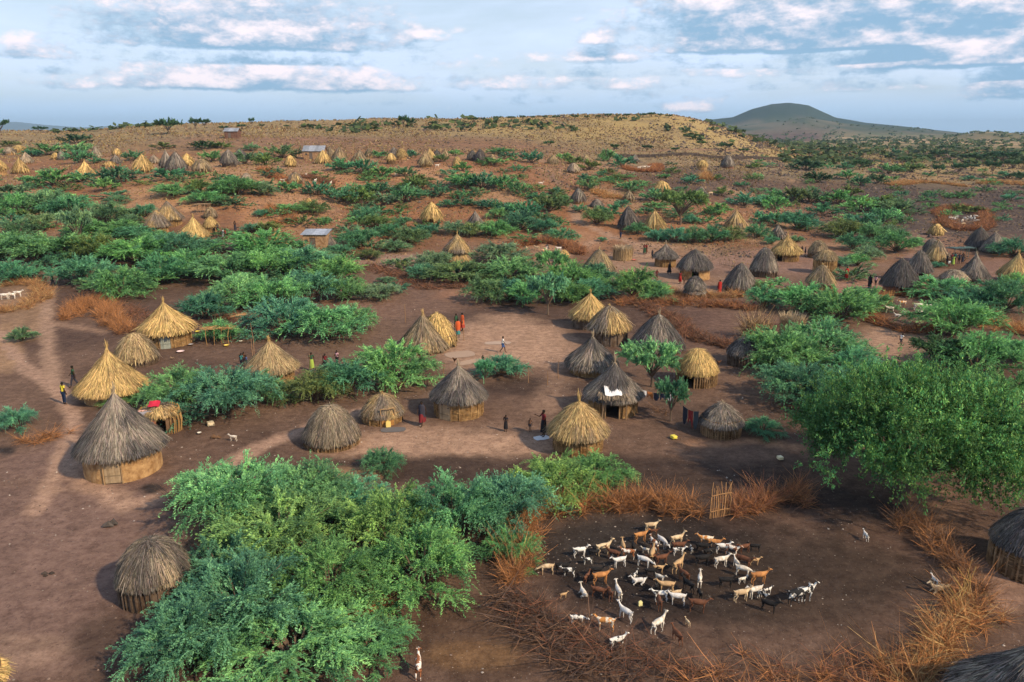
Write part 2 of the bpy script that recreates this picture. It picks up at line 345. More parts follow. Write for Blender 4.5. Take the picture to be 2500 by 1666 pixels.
# soft patches given as (u, v, half width, half height, colour, strength)
PATCH = [
 (1090,1090,330,60,PATH,1.0),(1230,840,190,75,PATH,1.0),(1060,1095,200,42,PATH,.9),(1250,1030,170,40,EARTH,.6),(1330,1150,600,48,LITTER,.8),
 (330,880,150,60,EARTH,.6),(50,760,80,80,(.29,.185,.115),.7),(10,850,50,60,(.30,.19,.115),.8),(150,1380,360,330,(.178,.114,.094),.95),(600,1250,170,60,LITTER,.8),(420,1600,280,160,(.075,.05,.04),.85),(60,1590,120,50,(.33,.22,.16),.4),
 (560,850,130,40,EARTH,.7),(1740,700,210,30,PATH,.5),(1560,640,130,30,PATH,.65),(1330,645,90,16,PATH,.7),(980,640,130,22,(.30,.2,.16),.8),
 (1650,1180,420,60,LITTER,.85),(1020,1150,300,45,LITTER,.75),(1300,945,130,26,LITTER,.7),(1780,1020,200,50,LITTER,.5),(700,1180,180,60,(.11,.07,.055),.6),
 (870,1160,90,22,(.30,.19,.11),.7),(800,740,190,60,(.20,.115,.078),.7),(1000,720,260,60,(.165,.10,.075),.65),(1150,720,110,22,(.33,.17,.10),.5),
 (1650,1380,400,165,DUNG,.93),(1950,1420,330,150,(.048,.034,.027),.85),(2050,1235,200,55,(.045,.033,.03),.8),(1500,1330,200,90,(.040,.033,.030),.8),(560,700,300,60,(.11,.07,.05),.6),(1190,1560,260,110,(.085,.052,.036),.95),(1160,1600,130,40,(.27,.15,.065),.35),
 (2420,1440,110,90,(.30,.185,.135),.7),(2280,1240,90,60,(.25,.155,.11),.5),(2170,850,110,70,PATH,.8),(2150,900,100,60,EARTH,.5),(2300,860,140,30,EARTH,.5),
 (380,1195,38,15,(.03,.026,.026),.95),(15,1100,30,14,(.03,.026,.026),.9),(2200,1600,260,80,(.10,.062,.045),.7),(450,1210,60,120,(.14,.09,.07),.5),
 (550,585,60,30,EARTH,.8),(580,600,50,18,(.22,.15,.13),.7),(440,470,160,60,(.40,.215,.105),.6),(600,430,120,40,(.42,.245,.13),.6),(700,520,130,60,(.40,.22,.12),.6),(820,560,110,45,(.25,.135,.085),.6),
 (1050,425,160,22,(.42,.235,.13),.8),(850,440,120,25,(.40,.20,.10),.6),(30,470,60,14,(.42,.26,.14),.8),(1900,640,260,40,(.24,.15,.12),.7),(2150,705,160,24,(.33,.19,.14),.8),(2450,660,80,30,(.22,.13,.10),.7),
 (1330,500,50,30,(.36,.20,.13),.6),(1380,590,110,30,(.35,.20,.12),.6),(1740,545,90,25,(.34,.18,.11),.6),(2250,590,90,30,(.26,.16,.12),.6),(2260,625,70,20,(.26,.17,.15),.7),
 (640,345,260,14,(.24,.135,.09),.8),(2300,432,260,12,(.42,.25,.11),.4),(2000,760,130,60,(.15,.09,.065),.5),(1700,800,120,60,(.13,.075,.06),.5)]
wob = (n1-.5)*.55+(n3-.5)*.25
for (u, v, a, b, c, k) in PATCH:
    if k <= 0: continue
    r = np.hypot((Ug-u)/a, (Vg-v)/b)+wob
    col = blend(col, c, (1-sstep(r, .62, 1.12))*k*(Yg > 15))
TRK = [([(125,650),(120,707),(113,786),(117,850),(127,930),(150,960)],.8,(.32,.21,.15),.8),([(0,813),(35,866),(80,916),(127,940),(160,980),(180,1022),(167,1078),(150,1135),(90,1250)],.65,(.34,.22,.16),.9),
 ([(150,1135),(300,1235),(425,1207),(520,1160),(620,1100),(700,1065),(790,1030),(900,1000)],.85,(.34,.22,.16),.9),([(1399,500),(1410,540),(1489,576),(1560,598),(1640,604)],1.3,PATH,.8),
 ([(1399,512),(1380,480),(1365,455),(1340,425)],1.2,(.22,.14,.10),.7),([(1489,580),(1420,600),(1330,640),(1250,660)],1.3,PATH,.6),([(130,790),(190,800),(260,812)],.7,PATH,.5),([(1560,598),(1600,650),(1660,700)],1.6,PATH,.5),
 ([(500,330),(900,352),(1250,358),(1600,370),(1900,378)],1.5,(.27,.15,.10),.8),([(1180,770),(1300,800),(1400,830),(1330,1000)],1.2,PATH,.4),([(2170,800),(2160,860),(2110,930)],1.3,PATH,.6),([(1700,1085),(1850,1075),(1950,1095)],.7,(.40,.22,.13),.6)]
for pts, hw, c, k in TRK:
    P = [at(*q) for q in pts]; d = seg_dist(Xg, Yg, [(p.x, p.y) for p in P])
    col = blend(col, c, (1-sstep(d+(n3-.5)*hw*1.4, hw*.35, hw*1.3))*min(1, k*1.1))
col = col*(1+(n3-.5)[..., None]*.55*np.clip(1-Yg/400, 0, 1)[..., None])
rocky = np.clip(hm*(.9-.65*sstep(Ug, 1250, 1450)*(1-sstep(Ug, 1950, 2050))*sstep(Yg, 290, 330)*sstep(n2*.7+n4*.5, .48, .60))+rm*.9+slope_o*.55+val*.3, 0, 1)*(1-sstep(Yg, 1300, 2000))
for (u, v, a, b) in [(1700,600,400,120),(1230,650,300,30)]: rocky *= 1-(1-sstep(np.hypot((Ug-u)/a, (Vg-v)/b), .8, 1.1))*.8
G = np.stack([Xg, Yg, Zg], 2).reshape(-1, 3); nr, nc = Xg.shape
i = np.arange(nr-1)[:, None]*nc+np.arange(nc-1)[None]
quads = np.stack([i, i+1, i+nc+1, i+nc], 2).reshape(-1, 4)
gm = mesh_np('ground', G, quads, np.clip(col, .01, 1).reshape(-1, 3), True)
ra = gm.attributes.new('rocky', 'FLOAT', 'POINT'); ra.data.foreach_set('value', rocky.ravel().astype(np.float32))
m = bpy.data.materials.new('dry_earth'); n, l = nodes_of(m); b = n['Principled BSDF']; b.inputs['Roughness'].default_value = .97; b.inputs['Specular IOR Level'].default_value = .1
a = n.new('ShaderNodeAttribute'); a.attribute_name = 'tint'; rk = n.new('ShaderNodeAttribute'); rk.attribute_name = 'rocky'
t = n.new('ShaderNodeTexCoord')
def nz(scale, det=6, ro=.65, stretch=None):
    q = n.new('ShaderNodeTexNoise'); q.inputs['Scale'].default_value = scale; q.inputs['Detail'].default_value = det; q.inputs['Roughness'].default_value = ro
    l.new(t.outputs['Object'], q.inputs['Vector']); return q.outputs['Fac']
def rng_(x, a0, a1, b0=0., b1=1.):
    q = n.new('ShaderNodeMapRange'); q.inputs[1].default_value = a0; q.inputs[2].default_value = a1; q.inputs[3].default_value = b0; q.inputs[4].default_value = b1; l.new(x, q.inputs[0]); return q.outputs[0]
def mixc(f, c1, c2, mode='MIX'):
    q = n.new('ShaderNodeMixRGB'); q.blend_type = mode
    for k, x in enumerate((f, c1, c2)):
        if isinstance(x, (int, float)): q.inputs[k].default_value = x
        elif isinstance(x, tuple): q.inputs[k].default_value = (*x, 1)
        else: l.new(x, q.inputs[k])
    return q.outputs[0]
def mul_(x, y):
    q = n.new('ShaderNodeMath'); q.operation = 'MULTIPLY'
    for k, s_ in enumerate((x, y)):
        if isinstance(s_, (int, float)): q.inputs[k].default_value = s_
        else: l.new(s_, q.inputs[k])
    return q.outputs[0]
c = mixc(rng_(nz(1.6, 12, .82), .38, .62), mixc(1.0, a.outputs['Color'], (.66, .62, .62), 'MULTIPLY'), mixc(1.0, a.outputs['Color'], (1.34, 1.34, 1.30), 'MULTIPLY'))
c = mixc(mul_(rng_(nz(3.4, 10, .85), .55, .60), .6), c, mixc(1.0, a.outputs['Color'], (.34, .31, .32), 'MULTIPLY'))
c = mixc(mul_(rng_(nz(7.3, 6, .8), .635, .66), .45), c, (.55, .47, .40))
# stones and tussocks: dark and pale specks where the ground is rocky
c = mixc(mul_(mul_(rng_(nz(.55, 9, .85), .515, .545), rk.outputs['Fac']), .85), c, (.085, .060, .048))
c = mixc(mul_(mul_(rng_(nz(.42, 9, .9), .56, .60), rk.outputs['Fac']), .55), c, (.36, .27, .14))
l.new(c, b.inputs['Base Color'])
bp = n.new('ShaderNodeBump'); bp.inputs['Strength'].default_value = .55; bp.inputs['Distance'].default_value = .12
l.new(nz(5, 9, .7), bp.inputs['Height']); l.new(bp.outputs[0], b.inputs['Normal'])
g = link('ground', gm, m); g['kind'] = 'structure'
# ------------------------------------------------------------------ air
HAZE = 0.00008
hb = Buf(); hb.box((0, 7000, 66), (30000, 18600, 272)); hz_o = link('haze', hb.mesh('haze'), None)
hm_ = bpy.data.materials.new('haze_air'); n2_, l2_ = nodes_of(hm_); n2_.remove(n2_['Principled BSDF']); pv = n2_.new('ShaderNodeVolumePrincipled')
pv.inputs['Color'].default_value = (.50, .72, .98, 1); pv.inputs['Density'].default_value = HAZE; pv.inputs['Anisotropy'].default_value = 0.0
l2_.new(pv.outputs[0], n2_['Material Output'].inputs['Volume']); hz_o.data.materials.append(hm_); hz_o['kind'] = 'stuff'
# ------------------------------------------------------------------ thatched huts
COLS = {'gold': ((.56, .385, .155), (.36, .25, .11)), 'tan': ((.37, .27, .145), (.20, .155, .105)), 'grey': ((.235, .198, .162), (.100, .090, .086)),
        'gt': ((.27, .215, .150), (.115, .098, .085)), 'dark': ((.115, .10, .09), (.075, .068, .066)), 'mix': ((.42, .29, .13), (.19, .155, .125)), 'pale': ((.42, .33, .22), (.28, .23, .18))}
WALLC = {'mud': (.45, .285, .135), 'wicker': (.39, .25, .115), 'stick': (.30, .20, .11), 'dark': (.13, .095, .07), 'red': (.34, .165, .095), 'stone': (.17, .13, .10), 'pole': (.40, .26, .12)}
def thatch(b, rng, Rr, z0, z1, p, n, tint, scale=1.0, r_in=0.0, shag=1.0):
    """straw laid down a roof whose profile is z0 + (z1-z0)(1-(r/Rr)^p)"""
    A, B = [np.array(q) for q in COLS[tint]]; H = z1-z0
    prof = lambda r: z0+H*(1-np.clip(r/Rr, 0, 1)**p)
    off = rng.random(2)*50
    def colour(th, r, k):
        q = fbm(np.cos(th)*r*1.1+off[0], np.sin(th)*r*1.1+off[1]+r*.3, 3, 11)
        f = np.clip((q-.38)/.24, 0, 1)[:, None]
        c = A*f+B*(1-f)
        return c*(.38+1.25*rng.random((k, 1))**1.4)*(1+.14*(rng.random((k, 3))-.5))
    lip = .06*Rr
    rr = np.linspace(1, 0.02, 12)**1.0*Rr*.985
    shell = np.stack([np.concatenate([[Rr*.9], rr]), np.concatenate([[z0-.02*H], prof(rr)-.03])], 1)
    k = 28; th = np.arange(k)/k*2*np.pi
    V = np.stack([shell[:, 0][:, None]*np.cos(th), shell[:, 0][:, None]*np.sin(th), shell[:, 1][:, None]+0*th], 2).reshape(-1, 3)
    f = [(i*k+j, i*k+(j+1) % k, (i+1)*k+(j+1) % k, (i+1)*k+j) for i in range(len(shell)-1) for j in range(k)]
    b.add(V, f, (A*.4+B*.6)*.6)
    # strands
    th = rng.random(n)*2*np.pi; r = Rr*np.sqrt(rng.random(n)*(1-r_in**2)+r_in**2)*1.0
    ln = (.30+.35*rng.random(n))*min(1.0, Rr/2)*scale
    r = np.clip(r-ln*.3, .02*Rr, None); r2 = r+ln*.62
    # direction follows the profile
    over = np.maximum(r2-Rr, 0); r2c = np.minimum(r2, Rr*1.03+over*.35)
    za = prof(r)+.02+.05*rng.random(n)*scale; zb = np.where(r2 > Rr, z0-over*.9-.12*rng.random(n)*scale, prof(np.minimum(r2, Rr)))+.015+.07*rng.random(n)**2*scale*shag
    steep = np.clip((prof(r)-prof(np.minimum(r+.05, Rr)))/.05, 0, 6)
    # near the rim of a dome the straw falls steeply: keep length
    rr2 = np.where((p > 1.5) & (r > .5*Rr), r+ln*.62/np.sqrt(1+steep**2)*1.3, r2c); rr2 = np.minimum(rr2, Rr*1.06)
    zb = np.where((p > 1.5) & (r > .5*Rr), np.where(rr2 > Rr, z0-.25*rng.random(n), prof(np.minimum(rr2, Rr)))+.03*rng.random(n), zb)
    th2 = th+(rng.random(n)-.5)*.16*np.minimum(1, .6*Rr/np.maximum(r, .1))
    P = np.stack([r*np.cos(th), r*np.sin(th), za], 1); Q = np.stack([rr2*np.cos(th2), rr2*np.sin(th2), zb], 1)
    wd = (.010+.013*rng.random(n))*scale
    W = np.stack([-np.sin(th), np.cos(th), (rng.random(n)-.5)*.9], 1)*wd[:, None]
    bend = np.stack([np.cos(th), np.sin(th), 0*th], 1)*(.03*shag*(rng.random(n))**2)[:, None]*scale
    b.blades(P, Q-P, W, colour(th, r, n), bend)
    kx = rng.random(n) < .045; b.blades(P[kx], (Q-P)[kx]*1.35+np.stack([np.cos(th), np.sin(th), .35+0*th], 1)[kx]*(.10+.16*rng.random((kx.sum(), 1)))*scale*.6, W[kx]*.7, colour(th[kx], r[kx], int(kx.sum()))*1.1)
    # fringe at the eave
    m = int(n*.13); th = rng.random(m)*2*np.pi; r = Rr*(.93+.08*rng.random(m)); ln = (.10+.20*rng.random(m)**1.5)*scale*min(1, Rr/2)
    P = np.stack([r*np.cos(th), r*np.sin(th), np.full(m, z0)+.06*rng.random(m)*scale], 1)
    D = np.stack([np.cos(th)*.32+(rng.random(m)-.5)*.3, np.sin(th)*.32+(rng.random(m)-.5)*.3, -np.ones(m)*.9], 1)*ln[:, None]
    W = np.stack([-np.sin(th), np.cos(th), 0*th], 1)*((.012+.018*rng.random(m))*scale)[:, None]
    b.blades(P, D, W, colour(th, r, m)*.85)
def finial(rng, top, h, tint, name='finial'):
    b = Buf(); A = np.array(COLS[tint][0]); h0 = .35
    lean = np.array([rng.random()-.5, rng.random()-.5])*.28*h
    pts = [(0, 0, top-h0), (0, 0, top), (lean[0]*.4, lean[1]*.4, top+h*.5), (lean[0], lean[1], top+h)]
    b.tube(pts, [.13, .07, .035, .008], 7, A*.9)
    n = 40; th = rng.random(n)*6.28; P = np.stack([.05*np.cos(th), .05*np.sin(th), top-.1+.25*rng.random(n)], 1)
    D = np.stack([np.cos(th)*.12, np.sin(th)*.12, h*(.35+.4*rng.random(n))], 1); D[:n//3, 2] *= -.6; D[:n//3, :2] *= 2.0
    W = np.stack([-np.sin(th), np.cos(th), 0*th], 1)*.012
    b.blades(P, D, W, A*(.6+.7*rng.random((n, 1))))
    return b
def wall_mesh(b, rng, r, h, kind, a_door, door_w, det, post_col=None):
    """round wall with a gap at angle a_door (radians); det 0..2"""
    c = np.array(WALLC[kind]); g = door_w/2/r if door_w else 0
    prof = [(r*1.0, -.35), (r*1.01, .15*h), (r*1.0, .5*h), (r*.985, h)]
    b.lathe(prof, 26 if det else 14, c*(.5 if kind in ('stick', 'pole') else .8 if kind == 'wicker' else 1), a_door+g, a_door-g+2*math.pi, .02, rng)
    if kind in ('wicker', 'stick', 'pole', 'stone', 'dark') and det:
        m = {'wicker': 16, 'stick': 46, 'pole': 80, 'stone': 14, 'dark': 40}[kind]
        for k in range(m):
            t = a_door+g+(2*math.pi-2*g)*(k+.5*rng.random())/m; j = (rng.random(3)-.5)*.12; rad = (.028+.02*rng.random())*(1.15 if det > 1 else 1.4)
            hh = h*(1.0+.05*rng.random())
            q = [(r*1.02*math.cos(t), r*1.02*math.sin(t), -.3), (r*1.03*math.cos(t+j[0]*.3), r*1.03*math.sin(t+j[0]*.3), hh*.5), (r*1.01*math.cos(t+j[1]*.4), r*1.01*math.sin(t+j[1]*.4), hh)]
            b.tube(q, rad, 5, c*(.65+.6*rng.random()))
    if kind in ('wicker', 'stone', 'stick') and det:
        n = int((900 if kind == 'wicker' else 380)*(1 if det > 1 else .5)); th = a_door+g+.05+(2*math.pi-2*g-.1)*rng.random(n); z = h*rng.random(n); dl = .10+.16*rng.random(n)
        rr = r*(1.025+.02*rng.random(n)); P = np.stack([rr*np.cos(th), rr*np.sin(th), z], 1); th2 = np.minimum(th+dl, a_door-g+2*math.pi-.01)
        Q = np.stack([rr*np.cos(th2), rr*np.sin(th2), z+(rng.random(n)-.5)*.12], 1); W = np.zeros((n, 3)); W[:, 2] = .012+.012*rng.random(n)
        b.blades(P, Q-P, W, c*(.55+.75*rng.random((n, 1))))
HUTS = []
def hut(u, va, ve, vb, w, tint, wall, label, form='cone', door=None, fin=None, rwall=.80, p=None, name=None, skirt=None, group=None, panel=None, seed=None, tilt=(0, 0), hshift=0):
    """u centre, va apex row, ve eave row (front), vb row of the wall's foot (front), w roof width; all read off the photo, then turned into metres on the ground"""
    rng = np.random.default_rng(len(HUTS)*7+3)
    f = at(u, vb); Rr = w/2/ppm(f); rw = Rr*rwall
    d = Vector((f.x, f.y, 0)).normalized(); c = f+d*rw; c.z = gz(c.x, c.y); Rr = w/2/ppm(c)*.93; rw = Rr*rwall
    top = height_at(c, va)-c.z; pe = c-d*Rr
    ze = height_at(pe, ve)-c.z
    dome = form == 'dome'
    ze = min(max(ze, .12 if dome else .5), top*.75)
    Dp = depth(c); near = Dp < 62; mid = Dp < 135
    det = 2 if near else 1 if mid else 0
    n = 9500 if near else 3400 if mid else 600
    scale = (1.15 if near else 1.9 if mid else 4.2)
    if dome: n = int(n*1.1)
    p = p or (2.1 if dome else {'cone': 1.0, 'bell': 1.45, 'hat': .86}[form])
    face = math.atan2(-c.y, -c.x)                       # towards the camera
    if name is None: name = 'thatched_dome_hut' if dome else 'thatched_hut'
    root = empty(name, c, 0); tag(root, label, 'hut', group or 'thatched huts of the village')
    root.rotation_euler = (tilt[0]+.05*(rng.random()-.5), tilt[1]+.05*(rng.random()-.5), 0)
    b = Buf(); thatch(b, rng, Rr, ze, top-(0.0 if fin is None else .0), p, n, tint, scale)
    if skirt:                                            # a second, lower tier of thatch
        rs = Rr*1.0; zs = height_at(c-d*rs, skirt)-c.z
        thatch(b, rng, rs, max(zs, .15), ze+.35, 1.6, n//2, tint, scale, .72)
        ze2 = max(zs, .15)
    else: ze2 = ze
    b.build('roof', M_THATCH, root)
    if fin is None: fin = .55 if not dome else 0
    if fin: finial(rng, top, fin, 'gold' if tint in ('gold', 'mix', 'tan') else 'pale').build('finial', M_THATCH, root.children[0])
    da = face+(0 if door is None else door)
    dw = .85 if door is not None else 0
    if dome: rw = Rr*.93
    wh = max(ze2+.25, .4)
    if dome: wh = max(ze2+.15, .3)
    b = Buf(); wall_mesh(b, rng, rw, wh, wall, da, dw, det); b.build('wall', M_WALL, root)
    if door is not None and det:
        b = Buf(); g = .47/rw
        for s_ in (-1, 1):
            b.tube([(rw*1.03*math.cos(da+s_*g), rw*1.03*math.sin(da+s_*g), -.2), (rw*1.03*math.cos(da+s_*g), rw*1.03*math.sin(da+s_*g), max(wh, 1.3)*.98)], .045, 6, np.array((.33, .22, .12)))
        b.tube([(rw*1.03*math.cos(da+s_*g), rw*1.03*math.sin(da+s_*g), max(wh, 1.3)*.96-.03) for s_ in (-1, 0, 1)], .04, 6, np.array((.33, .22, .12)))
        b.build('door_frame', M_WOOD, root)
        if panel:
            q = Buf(); hh = min(wh*.97, 1.75); m = 6
            for k in range(m):
                q.box(((k+.5)/m*.84-.42, 0, hh/2), (.84/m-.008, .035+.006*(k % 2), hh), 0, np.array(panel)*(.75+.4*rng.random()))
            for zz in (.25, .8): q.box((0, -.03, hh*zz), (.82, .02, .07), 0, np.array(panel)*.7)
            o = q.build('door', M_WOOD, root); o.location = (rw*1.0*math.cos(da), rw*1.0*math.sin(da), .02); o.rotation_euler = (0, 0, da+math.pi/2)
            lb = Buf(); lb.box((.30, -.05, hh*.55), (.09, .03, .04), 0, (.05, .05, .05)); lb.build('latch', M_WOOD, o)
    HUTS.append((u, (va+vb)/2, w, c, Rr, label)); return root, c, Rr, ze2, top
BLK = (.02, .02, .022)
# ---- near ones
hut(308,962,1122,1180,222,'grey','mud','large grey straw cone hut with ochre mud wall and closed plank door','cone',door=-.30,panel=(.36,.27,.17),fin=.75,rwall=.84)
hut(414,738,812,852,142,'gold','wicker','golden cone hut with pale grey door and yellow wicker wall beside thorn bushes','hat',door=-.15,panel=(.34,.38,.34),fin=.6,rwall=.78)
hut(337,815,880,897,110,'tan','dark','round straw dome between the golden door hut and the widest golden cone','dome',p=2.0)
hut(280,852,966,992,180,'gold','mud','widest bright golden cone hut beside the two men on the dirt path','hat',fin=.75,rwall=.76)
hut(669,832,911,950,138,'tan','wicker','tan cone hut with golden wicker wall half behind a bush, near three children','cone',fin=.5,rwall=.76)
hut(1036,768,862,868,134,'tan','stick','tan cone hut with thatch down to the ground beside orange dressed women','cone',fin=.6,rwall=.9)
hut(1068,766,840,856,104,'gold','stick','tall golden straw dome leaning against the tan ground-length cone','dome',p=1.9,fin=.15,door=.9)
hut(1121,893,984,1030,148,'grey','wicker','grey cone hut with woven stick wall and pole door, behind the cloaked person','cone',door=-.62,panel=(.40,.31,.20),fin=.6,rwall=.84)
hut(935,962,1020,1040,110,'mix','wicker','small straw dome with orange wooden door beside the cloaked person','dome',door=.25,panel=(.52,.27,.09),p=1.7,fin=.25)
hut(812,990,1086,1103,150,'gt','stick','broad windowless straw dome alone at the end of the pale footpath','dome',p=2.1)
hut(1440,716,776,808,108,'gold','stone','golden cone hut with rough stone wall, touching a grey brown cone','hat',fin=.5,rwall=.80)
hut(1487,748,806,848,112,'mix','stone','grey brown cone hut with stone wall in front of the golden stone-walled hut','bell',fin=.3,rwall=.80)
hut(1443,822,900,924,138,'grey','wicker','grey pointed hut behind the hut with white cloth on its porch','hat',fin=.7,rwall=.80)
hut(1603,770,862,868,142,'grey','stick','tall rounded grey cone behind the low green bush, thatch to the ground','bell',fin=.75,rwall=.9)
hut(1699,852,914,948,110,'gold','stick','golden straw shelter on crooked poles at the edge of the grey huts','dome',p=1.8,door=-.4)
hut(1495,884,980,1024,154,'grey','wicker','grey cone hut with dark doorway and white cloth over its porch','hat',door=-.02,fin=.75,rwall=.80)
hut(1410,982,1074,1118,158,'mix','wicker','grey and gold streaked cone hut beside the standing woman and child','bell',fin=.95,rwall=.80)
hut(1758,984,1044,1076,112,'grey','stick','grey cone hut at the end of the clothes line','bell',fin=.2,rwall=.88)
hut(1816,826,868,898,90,'grey','dark','grey straw dome half hidden behind a large green bush','dome',p=1.9)
hut(388,1322,1440,1492,186,'gt','dark','straw dome on dark sticks pressed against the large foreground bush','dome',p=2.7,rwall=.9)
hut(2508,1245,1362,1424,206,'grey','stick','big dark grey dome hut cut by the right edge of the view','dome',p=1.9)
hut(2466,1562,1840,2000,400,'grey','stick','grey cone roof rising in the bottom right corner','hat',fin=.9,rwall=.8)
hut(-48,1612,1700,1800,170,'gold','stick','golden roof just showing in the bottom left corner','cone',fin=.2)
# ---- middle right village
hut(1624,596,630,654,66,'grey','wicker','small grey cone hut with brown wicker wall behind the ochre walled hut','hat',fin=.6,rwall=.78)
hut(1461,610,662,674,84,'tan','stick','tan grey hut with thatch nearly to the ground beside two seated people','bell',fin=.5,rwall=.85)
hut(1695,610,656,686,92,'grey','mud','wide grey roof on a smooth ochre wall with dark doorway and people at it','bell',door=.05,fin=.4,rwall=.84)
hut(1376,612,630,642,30,'gold','stick','little golden straw hut inside the rust brown thorn pen','dome')
hut(1530,664,684,698,54,'gold','stick','low golden thatched shelter beside the wide grey ochre-walled hut','dome',p=2.4)
hut(1695,676,706,732,56,'grey','stick','small two-tiered grey hut below the doorway of the ochre-walled hut','dome',p=2.0,skirt=716)
hut(1805,644,700,716,86,'grey','stick','grey cone beside the woman in a red wrap','bell',fin=.35,rwall=.86)
hut(1863,606,660,678,72,'grey','dark','big grey dome next to the stick fence and the golden cone','dome',p=1.8,fin=.4)
hut(1898,552,576,586,40,'grey','stick','grey cone peeping out behind the golden cone with stick wall','cone',fin=.3)
hut(1918,574,618,640,80,'gold','pole','golden cone hut with vertical stick wall in the right hand village','hat',fin=.6,rwall=.78,door=-.5)
hut(1996,588,618,632,52,'tan','stick','tan straw dome behind the brown flat stick hut','dome')
hut(2012,612,634,670,60,'tan','pole','half collapsed brown hut of crooked poles behind the tan cone','dome',p=2.5)
hut(2001,648,692,714,74,'tan','pole','tan cone on slanting poles with white cloth hanging at its front','bell',fin=.3,rwall=.78,door=-.3)
hut(2284,549,568,576,37,'gold','wicker','tiny golden wicker hut below the round pen of white goats','dome')
hut(2386,556,600,614,64,'dark','dark','dark grey cone behind the green awning','bell',fin=.4)
hut(2424,570,612,620,62,'grey','dark','grey cone, eastern one of the touching pair by the green awning','bell',fin=.4)
hut(2270,584,622,640,52,'grey','dark','grey dome standing close behind the gold grey cone near the crowd','dome')
hut(2284,588,632,646,58,'mix','stick','gold and grey cone beside the crowd of people','bell',fin=.3)
hut(2240,612,662,690,66,'grey','red','grey cone with pink mud wall and dark doorway','bell',door=.35,fin=.4,rwall=.80)
hut(2194,634,698,722,98,'dark','red','large dark hut with golden patch on top, red mud wall and doorway','bell',door=.25,fin=.3,rwall=.84)
hut(2373,620,680,692,82,'grey','stick','grey cone in front of the green awning, east of the crowd','hat',fin=.4,rwall=.82)
hut(2327,660,684,696,70,'pale','stick','low pale grey dome between the red walled hut and the grey cone','dome',p=2.0)
hut(2474,618,674,692,84,'gold','dark','golden cone hut at the eastern end of the village','hat',fin=.6,rwall=.82)
# ---- middle left and centre
hut(414,490,534,556,77,'mix','pole','tallest gold grey hut in the hillside family compound','hat',fin=.4,rwall=.80)
hut(386,516,551,575,65,'mix','pole','brown gold hut in front of the tallest compound hut','bell',fin=.2,rwall=.80)
hut(476,530,576,594,77,'gold','pole','bright golden cone with a bird on its tip in the compound','hat',fin=.6,rwall=.82)
hut(515,507,528,536,34,'tan','dark','small dark-doored straw hut uphill in the family compound','dome',door=-.5)
hut(517,530,552,568,40,'gold','pole','small golden hut beside standing people in the compound','bell',fin=.1,rwall=.8)
hut(608,575,610,618,62,'tan','stick','grey brown thatch mound downhill of the walking people','dome',p=1.6)
hut(675,568,613,622,78,'gold','stick','golden cone sunk behind bushes near the mud store','hat',fin=.7,rwall=.85)
hut(802,572,604,612,52,'grey','stick','ragged grey cone leaning on the mud store with flat tin roof','hat',fin=.7,tilt=(0,.12))
hut(755,487,497,502,26,'gold','stick','tiny golden roof peeping over a bush on the open slope','dome')
hut(1054,496,530,548,57,'gold','pole','golden cone hut alone on the slope with dark doorway','bell',door=-.4,fin=.4,rwall=.80)
hut(1160,518,548,557,44,'grey','stick','grey pointed roof rising out of the bushes','hat',fin=.3)
hut(1116,572,614,654,72,'mix','pole','tall two-tiered straw hut on the bare purple ground','cone',fin=.6,rwall=.84,skirt=638)
hut(1412,461,486,499,41,'grey','mud','grey cone over a yellow base beside the upper path','bell',fin=.3,rwall=.8)
hut(1457,489,503,508,34,'grey','stick','low grey thatch mound below the path-side cone','dome')
hut(1615,444,462,469,46,'gold','stick','low golden dome on the rocky slope','dome')
hut(1535,466,482,493,28,'tan','pole','small tan roof on stilts on the rocky slope','cone',fin=.2,rwall=.7)
hut(1710,458,472,477,37,'grey','dark','low brown thatch mound beside grazing goats','dome',p=1.6)
hut(1533,506,547,563,52,'dark','dark','dark charcoal coloured cone beside the road','bell',fin=.2,rwall=.82)
hut(1597,516,552,566,60,'gold','dark','golden cone behind the long hedge of bushes','cone',fin=.4,rwall=.85)
hut(1795,514,548,560,54,'mix','stick','golden topped low cone on the slope above the stick fence','cone',fin=.3)
hut(1350,380,394,401,30,'tan','stick','tan cone on the ridge beside the ravine','cone',fin=.2)
hut(1400,400,414,424,33,'pale','stick','pale round dome at the head of the ravine','dome')
hut(1431,379,392,398,26,'tan','stick','faint tan cone beside a leaning branch at the hill foot','cone',fin=.2)
hut(1550,378,392,400,20,'grey','stick','slim grey cone behind the far thorn pen','cone',fin=.2)
hut(1713,393,402,416,29,'gold','mud','golden drum shaped hut near the dark stone wall','dome',p=3.0)
hut(1776,380,402,412,38,'grey','red','grey cone near the dark stone wall at the hill foot','bell',fin=.3,rwall=.82)
hut(722,423,440,453,38,'mix','stick','brown straw dome in a dead thorn pen with white goats','dome')
